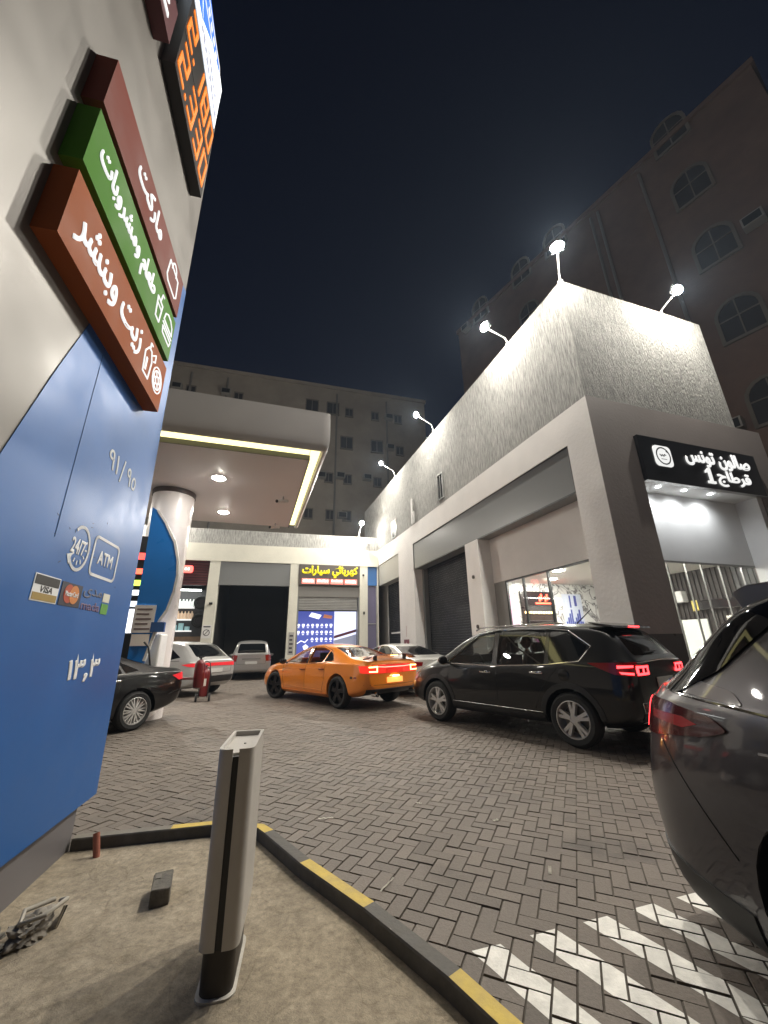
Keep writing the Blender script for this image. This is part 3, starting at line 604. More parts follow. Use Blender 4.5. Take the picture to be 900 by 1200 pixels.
for q, (z, lb) in enumerate(((3.62, 'upper'), (2.72, 'middle'))):
    ty = thing('hanging_tyre', 'black tyre, %s of two hanging on the tyre shop wall' % lb, 'tyre', F0 + Matrix.Rotation(ROT_B, 3, 'Z') @ Vector((-9.25, .75, z)), ROT_B)
    bm = NB(); lathe(bm, [(.20, -.1), (.30, -.11), (.34, -.07), (.34, .07), (.30, .11), (.20, .1)], 24, 'Y', close=True); obj('tread', bm, rubber, ty, smooth=40)
    bm = NB(); lathe(bm, [(.2, .0), (.2, .03)], 20, 'Y'); obj('rim', bm, alloy_dark, ty)
obj('shop_light', boxes([(-12.5, -9.3, .5, .7, 4.2, 4.25)]), mat('tyre shop tube', (1, 1, 1), emit=8, ecol=(.95, 1, .95)), sh)

# ================================================================== CANOPY
CA = Vector((-1.58, 7.48, 0))
cn = thing('station_canopy', 'white fuel station canopy with a glowing edge strip and round column', 'canopy', CA, ROT_R)
obj('soffit', boxes([(-14, 0, 0, 5.25, 5.20, 5.26)]), white_soffit, cn)
fas = mat('canopy fascia', (.66, .64, .62), .45, noise=(1.2, .05, 3))
prof = [(0.0, 5.30), (.06, 5.255), (.16, 5.25), (.26, 5.29), (.32, 5.38), (.345, 5.50), (.35, 5.70), (.34, 5.95), (.325, 6.12), (.22, 6.14)]
bm = NB()   # fascia swept along the front and round the corner to the right side
def ringat(o, cx, cy, dx, dy, base=.20): return [bm.verts.new((cx + dx * (p[0] * 1 + base * 0), cy + dy * p[0], p[1])) for p in o]
path = [(-14, -.28, 0, -1), (.18, -.28, 0, -1), (.19, -.28, .5, -1), (.21, -.275, 1, -.9), (.215, -.25, 1, -.3), (.22, 0, 1, 0), (.22, 5.5, 1, 0)]
rings = []
for px, py, dx, dy in path:
    ln = 1.0
    rings.append([bm.verts.new((px + dx * p[0] * .45, py + dy * p[0] * .45, p[1])) for p in prof])
for a, b in zip(rings[:-1], rings[1:]):
    for i in range(len(prof) - 1): bm.faces.new((a[i], b[i], b[i + 1], a[i + 1]))
obj('fascia', bm, fas, cn, smooth=35)
obj('roof', boxes([(-14, .18, -.26, 5.5, 5.9, 6.1)]), fas, cn)
obj('light_strip', boxes([(-14, -.01, -.25, -.02, 5.285, 5.30), (.005, .20, -.25, 5.25, 5.285, 5.30)]), mat('canopy strip light', (1, .95, .62), emit=COVE, ecol=(1, .90, .40)), cn)
bm = NB(); box(bm, -14, 0.012, -.018, -.001, 5.17, 5.28); box(bm, .001, .014, -.018, 5.25, 5.17, 5.28); obj('edge_trim', bm, mat('dark edge trim', (.05, .05, .05), .5), cn)
for x, y in ((-1.9, 1.56), (-1.95, 4.15), (-5.2, 1.56), (-5.2, 4.15), (-8.5, 1.56), (-8.5, 4.15)):
    bm = NB(); lathe(bm, [(.15, 5.19), (.17, 5.185), (.17, 5.2)], 20, 'Z', (x, y, 0)); d_ = obj('downlight', bm, white_plastic, cn, smooth=30)
    bm = NB(); lathe(bm, [(.13, 5.184), (.11, 5.174), (.07, 5.168), (.0001, 5.166)], 20, 'Z', (x, y, 0)); obj('lens', bm, mat('downlight lens', (1, .96, .9), emit=DOWN, ecol=(1, .95, .86)), d_)
bm = NB(); lathe(bm, [(.475, 0), (.475, 5.08)], 40, 'Z', (-3.04, 2.9, 0)); cl = obj('column', bm, mat('column cladding', (.74, .70, .69), .3, noise=(1, .05, 3)), cn, smooth=40)
bm = NB(); lathe(bm, [(.50, 5.08), (.50, 5.20)], 40, 'Z', (-3.04, 2.9, 0)); obj('collar', bm, mat('brown collar', (.05, .035, .032), .5), cl, smooth=40)
for q, (x, y, lb) in enumerate(((-.36, 2.41, 'nearer'), (-.43, 4.89, 'farther'))):
    t_ = thing('security_camera', '%s of two small cameras hanging under the canopy' % lb, 'camera', CA + Matrix.Rotation(ROT_R, 3, 'Z') @ Vector((x, y, 5.20)), ROT_R + .5)
    bm = NB(); tube(bm, [(0, 0, 0), (0, 0, -.1)], .02); obj('bracket', bm, steel, t_); bm = NB(); tube(bm, [(-.17, 0, -.17), (.14, 0, -.10)], .05, 10); obj('body', bm, white_plastic, t_, smooth=40); bm = NB(); tube(bm, [(-.2, 0, -.177), (-.165, 0, -.168)], .042, 10); obj('lens', bm, black_gloss, t_)

# fuel dispenser with its tall blue sail panel, notices and price strip
fd = thing('fuel_dispenser', 'tall blue fuel dispenser sail beside the canopy column', 'fuel pump', (-5.3, 8.45, 0), .25)
pts = []
for z, x in ((.1, .10), (1.2, .38), (1.99, .55), (2.2, .66), (2.6, .74), (2.95, .76), (3.3, .72), (3.7, .60), (4.05, .40), (4.35, .12), (4.5, -.12)): pts.append((x - .05, z))
pts = [(.03, .1)] + pts[1:-2] + [(.30, 4.15), (.10, 4.42), (-.03, 4.5), (.0, 3.6)]
bm = NB(); plate(bm, pts, .06, .12); obj('sail_panel', bm, mat('blue sail enamel', (.018, .19, .60), .3, noise=(1, .08, 3)), fd)
bm = NB(); outline(bm, pts[1:-2], .0, .05, .07, False); obj('edge_band', bm, white_plastic, fd)
obj('body', boxes([(.06, .55, .08, .6, .1, 1.72)], .03), white_plastic, fd)
obj('notice', boxes([(.0, .40, -.09, -.061, 1.74, 2.3)]), mat('printed notice', (.80, .75, .74), .5), fd)
bm = NB()
for q in range(5): box(bm, .05, .34 - .05 * (q % 2), -.093, -.0905, 1.80 + .10 * q, 1.83 + .10 * q)
obj('print', bm, mat('notice print', (.15, .10, .10), .6), fd.children[-1])
obj('notice', boxes([(.03, .36, -.09, -.061, 1.48, 1.71)]), mat('second notice', (.8, .72, .66), .5), fd)
obj('pump_display', boxes([(.36, .62, -.10, .0, 1.75, 1.95)]), mat('blue pump display', (.03, .09, .25), .2), fd)
bm = NB(); tube(bm, [(.30, -.12, 1.55), (.42, -.2, 1.45), (.5, -.2, 1.1), (.45, -.15, .75)], .018); obj('hose', bm, black, fd, smooth=40)
ps = thing('price_strip', 'narrow strip of red, green and white lit panels left of the blue sail', 'sign', (-5.42, 8.75, 0), .25)
for z0, z1, c_, em in ((3.35, 3.5, (.9, .08, .06), 1.2), (3.02, 3.14, (1, .12, .06), 1.4), (2.76, 2.88, (.5, .85, .08), 1.3), (2.55, 2.66, (.9, .95, .9), 1.2), (2.3, 2.42, (.6, .65, .7), .8), (1.75, 2.25, (.9, .92, .95), 1.1)):
    obj('lit_panel', boxes([(-.2, .16, -.03, 0, z0, z1)]), mat('strip %s' % str(c_), c_, emit=em), ps)
obj('backing', boxes([(-.22, .18, 0, .05, .1, 3.9)]), black, ps)

# ================================================================== PRICE TOTEM (frame: x to the right along the face, face on y = 0)
TA = R(103.5)
tt = thing('price_totem', 'tall grey and blue fuel price totem with lit sign boxes and orange digits', 'sign', (-2.363, 3.554, 0), TA)
silver = mat('silver cladding', (.18, .168, .155), .42, .25, noise=(.8, .05, 3))
def edge_x(z): return .225 - .031 * z     # the right edge leans a little
def edge_pts(y): return [(edge_x(z), y, z) for z in (.30, 3, 6, 8.72)]
bm = NB(); prism(bm, [(-3.1, 0, .30)] + edge_pts(0) + [(-3.1, 0, 8.72)], (0, .55, 0)); obj('body', bm, silver, tt)
obj('plinth', boxes([(-3.0, -.006 + .0, .03, .5, .0, .297)]), mat('grey plinth', (.15, .14, .145), .5, noise=(2, .1, 4)), tt)
# blue field with its arc
cxy = (-0.05, 1.93); rad = 0
arc = [(.125 * -1, 5.49), (-.45, 5.22), (-.8, 4.86), (-1.12, 4.40), (-1.33, 3.96), (-1.483, 3.57), (-1.61, 3.194), (-1.682, 2.977), (-1.809, 2.553), (-1.862, 2.374), (-1.95, 1.95), (-2.01, 1.45), (-2.03, .95), (-2.03, .303)]
blue_pts = [(edge_x(.303) - .001, .303), (edge_x(3) - .001, 3), (edge_x(5.52) - .001, 5.54)] + arc
bm = NB(); plate(bm, blue_pts, -.001, .004); obj('blue_panel', bm, mat('blue cladding', (.022, .115, .36), .40, .12, noise=(1.2, .06, 4)), tt)
[obj('panel_seam', boxes([q]), mat('seam', (.018, .07, .19), .6), tt) for q in ((-1.250, -1.247, -.0075, -.0055, 2.1, 3.5),)]
def signbox(z0, z1, col, name, words, tx0, tx1, tz0, tz1, icons, x0=-2.165, x1=-.405):
    b = obj(name, boxes([(x0, x1, -.13, -.002, z0, z1)]), mat(name + ' paint %.2f' % z0, col, .7, noise=(2, .06, 3), spec=.2), tt, label={'sign_box': None}.get(name))
    obj('lettering', text_bm(words, tx0, tx1, tz0, tz1, -.13, .012, .004), lit, b)
    bm = NB(); icons(bm, -.13); obj('icon', bm, lit, b); return b
def ic_oil(bm, y):
    outline(bm, [(-.90, 3.66), (-.78, 3.66), (-.76, 3.84), (-.80, 3.93), (-.86, 3.93), (-.92, 3.85)], y, .012, .008); outline(bm, [(-.84, 3.94), (-.84, 3.99), (-.80, 3.99)], y, .012, .008, False); outline(bm, [(-.76, 3.92), (-.70, 3.97), (-.69, 3.9), (-.73, 3.88)], y, .011, .008, False); box(bm, -.875, -.85, y - .008, y, 3.70, 3.82)
    for r_ in (.115, .085, .035): outline(bm, [(-.58 + r_ * math.cos(R(a)), 3.79 + r_ * 1.05 * math.sin(R(a))) for a in range(0, 360, 20)], y, .009, .008)
    for a in range(0, 360, 60): outline(bm, [(-.58 + .04 * math.cos(R(a)), 3.79 + .04 * math.sin(R(a))), (-.58 + .08 * math.cos(R(a)), 3.79 + .08 * math.sin(R(a)))], y, .011, .008, False)
def ic_food(bm, y):
    outline(bm, [(-.91, 4.47), (-.78, 4.47), (-.80, 4.27), (-.89, 4.27)], y, .012, .008); outline(bm, [(-.84, 4.48), (-.82, 4.57), (-.78, 4.57)], y, .011, .008, False); outline(bm, [(-.90, 4.41), (-.79, 4.41)], y, .009, .008, False)
    outline(bm, [(-.70, 4.41), (-.68, 4.49), (-.62, 4.53), (-.54, 4.53), (-.48, 4.49), (-.46, 4.41)], y, .011, .008); outline(bm, [(-.71, 4.37), (-.45, 4.37)], y, .013, .008, False); outline(bm, [(-.70, 4.33), (-.46, 4.33), (-.48, 4.27), (-.68, 4.27)], y, .011, .008)
def ic_bag(bm, y):
    outline(bm, [(-.82, 5.02), (-.56, 5.02), (-.54, 4.83), (-.58, 4.79), (-.80, 4.79), (-.84, 4.83)], y, .014, .008); outline(bm, [(-.75, 5.0)] + [(-.69 + .06 * math.cos(R(a)), 5.04 + .06 * math.sin(R(a))) for a in range(180, -1, -30)] + [(-.63, 5.0)], y, .012, .008, False)
signbox(3.56, 4.06, (.31, .080, .022), 'sign_box', 'زيت وبنشر', -2.06, -1.03, 3.66, 3.96, ic_oil)
signbox(4.15, 4.635, (.062, .20, .016), 'sign_box', 'طعام ومشروبات', -2.06, -1.0, 4.27, 4.53, ic_food)
signbox(4.71, 5.17, (.17, .040, .028), 'sign_box', 'ماركت', -1.66, -1.10, 4.83, 5.08, ic_bag)
for ch, lb in zip([c for c in tt.children if c.name.startswith('sign_box')], ('brown sign box, lowest of the three', 'green sign box', 'dark red sign box under the price board')): ch['label'] = lb
obj('lettering', text_bm('ماركت', -1.05, -.45, 5.22, 5.50, -.002, .012, .01), mat('faint grey letters', (.22, .20, .185), .5), tt)
# topmost maroon box beside the price board
b_ = obj('sign_box', boxes([(-2.9, -1.72, -.13, -.002, 6.50, 7.0)]), mat('maroon box paint', (.09, .02, .025), .45), tt, label='maroon sign box left of the price board')
bm = NB(); outline(bm, [(-1.86, 6.62), (-1.95, 6.60), (-2.0, 6.66), (-1.9, 6.74), (-1.96, 6.82), (-2.04, 6.80)], -.13, .045, .01, False); obj('lettering', bm, lit, b_)
# price board with seven segment digits
pb = obj('price_board', boxes([(-1.56, -.375, -.125, -.002, 6.59, 7.82)]), mat('black board', (.014, .013, .012), .4), tt)
SEG = {'0': 'abcdef', '1': 'bc', '2': 'abged', '3': 'abgcd', '8': 'abcdefg'}
def digit(bm, ch, x, z, w, h, y, t=.046):
    sl = .18
    def P(u, v): return (x + u * w + v * h * sl * .5, z + v * h)
    L_ = dict(a=((0, 1), (1, 1)), b=((1, 1), (1, .5)), c=((1, .5), (1, 0)), d=((0, 0), (1, 0)), e=((0, 0), (0, .5)), f=((0, .5), (0, 1)), g=((0, .5), (1, .5)))
    for s_ in SEG[ch]: outline(bm, [P(*L_[s_][0]), P(*L_[s_][1])], y, t, .008, False)
bm = NB()
for row, (s_, z) in enumerate((('2180', 7.31), ('2330', 6.70))):
    for q, ch in enumerate(s_): digit(bm, ch, (-1.51, -1.18, -.90, -.62)[q], z, .165, .42, -.125)
    box(bm, -1.285, -1.245, -.133, -.125, z - .02, z + .03)
obj('price_digits', bm, mat('orange led', (.3, .08, .005), emit=.46, ecol=(1, .22, .010)), pb)
obj('divider', boxes([(-1.55, -.385, -.131, -.1255, 7.19, 7.205)]), mat('board divider', (.04, .04, .04), .5), pb)
# lit logo panel on top
lp = obj('logo_panel', boxes([(-2.3, -.41, -.13, -.002, 7.86, 8.70)]), mat('lit white panel', (.9, .93, 1), emit=.38, ecol=(.80, .90, 1)), tt)
bm = NB(); plate(bm, [(-2.28, 7.93), (-2.05, 7.93), (-1.30, 8.05), (-1.34, 8.1), (-1.75, 8.68), (-2.28, 8.68)], -.131, .006); plate(bm, [(-1.28, 8.10), (-.95, 8.45), (-.60, 8.66), (-1.55, 8.68), (-1.60, 8.60)], -.131, .006)
obj('blue_shape', bm, mat('lit blue panel', (.02, .12, .5), emit=.34, ecol=(.02, .12, .75)), lp)
bm = NB(); outline(bm, [(-1.38 + .06 * math.cos(R(a)) + (.72 if math.cos(R(a)) > 0 else 0), 8.44 + (.13 if math.cos(R(a)) > 0 else 0) + .11 * math.sin(R(a))) for a in range(0, 360, 15)], -.138, .022, .004)
for q in range(4): box(bm, -1.25 + .13 * q, -1.18 + .13 * q, -.142, -.138, 8.43 + .025 * q, 8.50 + .025 * q)
obj('emblem', bm, lit, lp)
bm = NB()
for q in range(10): box(bm, -1.28 + .085 * q, -1.22 + .085 * q, -.1345, -.1305, 7.96 + .01 * (q % 3), 8.04 + .015 * ((q * 3) % 4))
for q in range(7): box(bm, -1.02 + .08 * q, -.97 + .08 * q, -.1345, -.1305, 8.14, 8.21 + .012 * (q % 3))
obj('small_print', bm, mat('grey print', (.25, .28, .36), .5), lp)
# vinyl graphics on the blue field
vin = mat('white vinyl', (.72, .73, .74), .5)
Yb = -.0052
pale_v = mat('pale vinyl', (.55, .58, .60), .5)
nl = obj('lettering', text_bm('٩١', -.83, -.64, 2.79, 2.95, Yb, .003, .012), pale_v, tt)
bm = NB(); outline(bm, [(-.575, 2.765), (-.535, 2.96)], Yb, .020, .003, False); obj('slash', bm, pale_v, nl)
obj('lettering', text_bm('٩٥', -.46, -.25, 2.79, 2.95, Yb, .003, .012), pale_v, tt)
bm = NB(); outline(bm, [(-.93 + .125 * math.cos(R(a)), 2.10 + .15 * math.sin(R(a))) for a in range(-150, 131, 10)], Yb, .022, .003, False)
for a in range(-150, 60, 30): outline(bm, [(-.93 + .095 * math.cos(R(a)), 2.10 + .115 * math.sin(R(a))), (-.93 + .075 * math.cos(R(a)), 2.10 + .09 * math.sin(R(a)))], Yb, .012, .003, False)
plate(bm, [(-1.07, 2.03), (-1.03, 1.97), (-1.01, 2.05)], Yb, .003); c_ = obj('clock_graphic', bm, vin, tt)
obj('lettering', text_bm('24/7', -1.045, -.855, 2.05, 2.16, Yb, .003, .03), vin, c_)
bm = NB(); outline(bm, rrect(-.735, -.30, 1.96, 2.245, .045), Yb, .022, .003); c_ = obj('badge_graphic', bm, vin, tt)
obj('lettering', text_bm('ATM', -.645, -.385, 2.05, 2.155, Yb, .003, .03), vin, c_)
c_ = obj('card_sticker', boxes([(-1.335, -1.06, Yb - .003, Yb, 1.703, 1.862)]), vin, tt, label='white card sticker with black and gold bands')
obj('band', boxes([(-1.325, -1.07, Yb - .005, Yb - .0031, 1.80, 1.855)]), mat('black vinyl', (.02, .02, .02), .5), c_); obj('band', boxes([(-1.325, -1.07, Yb - .005, Yb - .0031, 1.71, 1.752)]), mat('gold vinyl', (.32, .22, .06), .5), c_)
obj('lettering', text_bm('VISA', -1.26, -1.13, 1.757, 1.796, Yb - .0031, .002, .03, .2), mat('black vinyl'), c_)
c_ = obj('card_sticker', boxes([(-1.035, -.765, Yb - .003, Yb, 1.705, 1.857)]), mat('dark vinyl', (.03, .03, .045), .5), tt, label='dark card sticker with a red and orange disc')
bm = NB(); lathe(bm, [(.062, Yb - .0045), (.062, Yb - .0031)], 20, 'Y', (-.935, 0, 1.785)); obj('disc', bm, mat('red vinyl', (.42, .07, .03), .5), c_); bm = NB(); lathe(bm, [(.062, Yb - .0060), (.062, Yb - .0046)], 20, 'Y', (-.865, 0, 1.785)); obj('disc', bm, mat('orange vinyl', (.55, .20, .05), .5), c_)
obj('lettering', text_bm('MasterCard', -.985, -.815, 1.768, 1.803, Yb - .0062, .002, .03), vin, c_)
c_ = obj('card_sticker', boxes([(-.42, -.30, Yb - .003, Yb, 1.785, 1.852)]), mat('cream vinyl', (.62, .6, .5), .5), tt, label='cream and green card mark with grey words'); obj('block', boxes([(-.42, -.30, Yb - .003, Yb, 1.692, 1.772)]), mat('green vinyl', (.10, .30, .04), .5), c_)
obj('lettering', text_bm('مدى', -.74, -.44, 1.785, 1.862, Yb, .003, .02), mat('slate vinyl', (.10, .11, .16), .5), c_); obj('lettering', text_bm('mada', -.74, -.44, 1.70, 1.765, Yb, .003, .03), mat('plum vinyl', (.14, .09, .17), .5), c_)
obj('lettering', text_bm('١٣٫٣', -.72, -.23, 1.20, 1.40, Yb, .003, .035), vin, tt)
bm = NB()
for q in range(16):
    x, z = random.uniform(-1.3, -.2), random.uniform(1.9, 2.4); a = random.uniform(0, 3.1); l = random.uniform(.01, .05); outline(bm, [(x, z), (x + l * math.cos(a), z + l * .4 * math.sin(a))], Yb, .004, .001, False)
obj('scratches', bm, mat('scratch', (.06, .07, .09), .6), tt)

# ================================================================== BOLLARD
bl = thing('bollard', 'pale metal bollard with a black slot standing on the concrete island', 'bollard', (-.765, 2.275, .02), R(11))
shell = mat('bollard enamel', (.50, .47, .43), .45, noise=(3, .08, 5))
def half(sgn, back=.36):
    o = [(sgn * .086, back)]
    for q in range(11):
        t = R(90 * q / 10); o.append((sgn * (.036 + .050 * math.cos(t) ** .8), -.030 - .058 * math.sin(t) ** .8))
    return o + [(sgn * .015, -.089), (sgn * .015, -.078), (sgn * .034, -.076)] + [(sgn * (.036 + .034 * math.cos(R(a))), -.030 - .044 * math.sin(R(a))) for a in (60, 30, 0)] + [(sgn * .070, back)]
for sgn in (-1, 1):
    bm = NB(); prism(bm, [(x, y, .165) for x, y in half(sgn)], (0, 0, .765)); obj('shell', bm, shell, bl, smooth=35)
obj('slot', boxes([(-.0148, .0148, -.080, -.045, .165, .895)]), black, bl)
obj('trough', boxes([(-.0698, .0698, -.044, .358, .166, .905)]), shell, bl)
obj('end_wall', boxes([(-.0862, .0862, .361, .385, .165, .930)], .004), shell, bl)
bm = NB(); lathe(bm, [(.006, .905), (.006, .908)], 8, 'Z', (.01, .15, 0)); obj('bolt', bm, black, bl)
bm = NB(); prism(bm, [(p[0], p[1], 0) for p in rrect(-.070, .070, -.072, .30, .05)], (0, 0, .20)); obj('base', bm, mat('dark bollard base', (.030, .024, .020), .5), bl, smooth=35)
bm = NB(); prism(bm, [(p[0], p[1], 0) for p in rrect(-.083, .083, -.088, .32, .05)], (0, 0, .008)); obj('mortar_ring', bm, mat('mortar', (.50, .47, .42), .9, noise=(20, .2, 5)), bl)

# ================================================================== LOOSE THINGS ON THE ISLAND
bk = thing('paving_block', 'loose grey paving block lying on the concrete island', 'block', (-1.375, 2.93, .02), R(23))
bm = NB(); box(bm, -.052, .052, -.105, .105, 0, .085, bev=.008)
for v in bm.verts: v.co += Vector((random.uniform(-.003, .003),) * 3)
obj('block', bm, mat('weathered block', (.12, .108, .09), .9, noise=(18, .35, 6), bump=(60, .006)), bk)
bm = NB(); box(bm, -.04, -.01, .02, .07, .0848, .0875); obj('mortar_crumb', bm, mat('block mortar', (.17, .155, .13), .9), bk)
pp = thing('pipe_stub', 'short reddish plastic pipe stub leaning by the kerb near the totem', 'pipe', (-2.10, 3.42, .02))
bm = NB(); tube(bm, [(0, 0, -.01), (-.045, .02, .135)], .022, 12, cap=False); tube(bm, [(-.045, .02, .135), (0, 0, -.01)], .018, 12, cap=False); obj('sleeve', bm, mat('terracotta plastic', (.30, .10, .065), .5, noise=(12, .15, 4)), pp, smooth=40)
rg = thing('rag_pile', 'crumpled dirty grey rags heaped at the left edge of the island', 'rags', (-1.88, 2.60, .02))
rg.scale = (1.25, 1.25, 1.25)
from mathutils import noise as mn
def crumple(c, sx, sy, sz, seed, twist):
    bm = NB(); bmesh.ops.create_icosphere(bm, subdivisions=4, radius=1)
    for v in bm.verts:
        p = v.co.copy(); n1 = mn.noise(p * 1.7 + Vector((seed, 0, 0))); n2 = abs(mn.noise(Vector((p.x * 2, p.y * 5 + p.x * twist, p.z * 3)) + Vector((0, seed, 0)))); r_ = .8 + .45 * n1 - .5 * n2 + .12 * mn.noise(p * 9)
        v.co = Vector((c[0] + p.x * sx * r_, c[1] + p.y * sy * r_, max(.0, c[2] + p.z * sz * r_)))
    return bm
obj('cloth', crumple((0, 0, .03), .09, .12, .06, 3.1, 2), mat('dirty pale cloth', (.24, .215, .18), .95, noise=(14, .35, 5)), rg, smooth=60)
obj('cloth', crumple((-.10, -.11, .03), .10, .09, .06, 8.2, 3), mat('grey cloth', (.13, .12, .10), .95, noise=(14, .35, 5)), rg, smooth=60)
bm = NB(); tube(bm, [(.02, .13, .06), (.08, .08, .09), (.07, -.02, .085), (0, -.06, .075), (-.05, .02, .08), (0, .12, .07)], .009, 8); obj('rolled_hem', bm, mat('pale hem', (.34, .31, .26), .9), rg, smooth=50)
bd = thing('board_scrap', 'small black board scrap standing against the rags', 'board', (-1.83, 2.73, .02), R(-62))
bm = NB(); prism(bm, [(-.07, 0, 0), (.07, 0, 0), (.075, 0, .10), (-.02, 0, .06)], (0, .012, 0)); bmesh.ops.rotate(bm, cent=(0, 0, 0), matrix=Matrix.Rotation(R(-18), 3, 'X'), verts=bm.verts[:]); obj('board', bm, mat('dark board', (.03, .028, .027), .7), bd); bm = NB(); tube(bm, [(.071, .004, .0), (.077, .03, .097)], .006, 6); obj('pale_edge', bm, mat('pale hem'), bd)
# litter on the paving
for q, (x, y, a, l, w, lb) in enumerate(((1.05, 3.18, 70, .085, .02, 'white paper strip on the paving nearest the hatched bars'), (.28, 4.35, 150, .06, .018, 'small white paper scrap in the middle of the paving'), (-.55, 4.05, 10, .13, .018, 'long pale straw on the paving near the kerb corner'), (-.02, 3.05, 60, .16, .012, 'clear plastic strip on the paving beside the kerb'), (.9, 3.95, 20, .05, .03, 'crumpled paper bit on the paving in front of the black car'))):
    bm = NB(); n = 6; a = R(a); u = Vector((math.cos(a), math.sin(a), 0)); p_ = Vector((-u.y, u.x, 0))
    rows = [[bm.verts.new(u * (l * (i / n - .5)) + p_ * (w * (j - .5)) + Vector((0, 0, .004 + .006 * math.sin(i * 1.3 + q) ** 2))) for j in (0, 1)] for i in range(n + 1)]
    for i in range(n): bm.faces.new((rows[i][0], rows[i+1][0], rows[i+1][1], rows[i][1]))
    r_ = bmesh.ops.solidify(bm, geom=bm.faces[:], thickness=.0012)
    tag(obj('paper_scrap', bm, mat('litter paper', (.6, .57, .5), .8), None, loc=(x, y, .002)), lb, 'litter')

# ================================================================== FAR BUILDINGS
def flats(name, label, loc, rotz, L, H, D, wall_m, floors, z_first, dz, cols, seed, pipes=(), arched=False):
    rnd = random.Random(seed); t = thing(name, label, 'building', loc, rotz)
    obj('wall', boxes([(0, L, 0, D, 0, H)]), wall_m, t); obj('roof_edge', boxes([(-.15, L + .15, -.15, D, H + .002, H + .35)]), wall_m, t)
    dark = mat('unlit window', (.05, .048, .05), .2); fr = mat('window surround', (.17, .15, .13), .7); acm = mat('weathered ac casing', (.30, .285, .26), .6)
    for f in range(floors):
        z = z_first + dz * f
        for c in cols:
            if rnd.random() < .12: continue
            x = c + rnd.uniform(-.15, .15); w, h = (1.15, 1.25) if rnd.random() < .35 else (.7, .85)
            if arched: w, h = 1.7, 2.2
            bm = NB()
            if arched:
                pl_ = [(x - w / 2, z), (x + w / 2, z)] + [(x + w / 2 * math.cos(R(a)), z + h * .65 + w / 2 * math.sin(R(a))) for a in range(0, 181, 20)]
                plate(bm, pl_, -.02, .03); w_ = obj('window', bm, dark, t); bm = NB(); outline(bm, pl_, -.02, .16, .10); box(bm, x - .03, x + .03, -.09, -.052, z, z + h); box(bm, x - w / 2, x + w / 2, -.09, -.052, z + h * .55, z + h * .58); obj('frame', bm, fr, w_)
            else:
                box(bm, x - w / 2, x + w / 2, -.05, -.02, z, z + h); w_ = obj('window', bm, dark, t)
                bm = boxes([(x - w / 2 - .08, x + w / 2 + .08, -.18, -.001, z - .12, z), (x - w / 2 - .08, x - w / 2, -.10, -.001, z, z + h), (x + w / 2, x + w / 2 + .08, -.10, -.001, z, z + h), (x - w / 2 - .08, x + w / 2 + .08, -.14, -.001, z + h, z + h + .1), (x - .03, x + .03, -.07, -.051, z, z + h)]); obj('frame', bm, fr, w_)
            if rnd.random() < .55:
                ax = x + rnd.choice((-1, 1)) * (w / 2 + .75); az = z + rnd.uniform(-.2, .5)
                a_ = obj('air_conditioner', boxes([(ax - .42, ax + .42, -.62, -.05, az, az + .58)], .02), acm, t); obj('grille', boxes([(ax - .34, ax + .34, -.635, -.621, az + .06, az + .50)]), black, a_)
    for x in pipes:
        bm = NB(); tube(bm, [(x, -.1, 0), (x, -.1, H - .6)], .09); obj('drain_pipe', bm, mat('grey pipe', (.2, .19, .18), .6), t, smooth=40)
    return t
fl_w = mat('stained apartment render', (.33, .295, .25), .85, noise=(.35, .2, 8), bump=(8, .01))
u1 = Vector((.961, .276, 0))
b1o = Vector((-9.29, 33, 0)) - u1 * 27
flats('apartment_building', 'broad grey apartment block behind the canopy with small dark windows', b1o, math.atan2(.276, .961), 41.5, 26.7, 10, fl_w, 7, 1.2, 3.75, [2, 5, 8, 11.5, 15, 18, 22.2, 24.8, 29.3, 31.3, 33, 35.9, 38.5], 5, pipes=(18, 21.2, 31.8, 37.1))
bw = mat('brown apartment brick', (.17, .115, .095), .85, noise=(.5, .22, 8), bump=(10, .01))
P2 = Vector((19.93, 12, 0)); dd = Vector((-.5508, .8346, 0))
# frame: x runs from the far end to the near corner so that the face points at the yard
b2o = P2 + dd * 22.3
flats('apartment_building', 'tall brown apartment block looming behind the shop with arched windows', b2o, math.atan2(-dd.y, -dd.x), 22.3, 30.3, 12, bw, 6, 5.9, 4.75, [3.0, 7.5, 10.8, 17.8 + .8], 11, pipes=(13.4, 13.9, 16.6), arched=True)

# ================================================================== VEHICLES (frame: x forward, y left, wheels at x = +-wb/2)
def mesh_from(bm, mods):
    me = bpy.data.meshes.new('tmp'); bmesh.ops.recalc_face_normals(bm, faces=bm.faces[:]); bm.to_mesh(me); bm.free()
    o = bpy.data.objects.new('tmp', me); COL.objects.link(o); extra = []
    for kind, arg in mods:
        if kind == 'sub':
            m = o.modifiers.new('s', 'SUBSURF'); m.levels = m.render_levels = arg
        else:
            bm2 = arg; me2 = bpy.data.meshes.new('cut'); bmesh.ops.recalc_face_normals(bm2, faces=bm2.faces[:]); bm2.to_mesh(me2); bm2.free()
            c = bpy.data.objects.new('cut', me2); COL.objects.link(c); extra.append(c)
            m = o.modifiers.new('b', 'BOOLEAN'); m.operation = 'DIFFERENCE'; m.solver = 'EXACT'; m.object = c
    dg = bpy.context.evaluated_depsgraph_get(); res = bpy.data.meshes.new_from_object(o.evaluated_get(dg))
    for c in extra + [o]:
        md = c.data; bpy.data.objects.remove(c); bpy.data.meshes.remove(md)
    return res
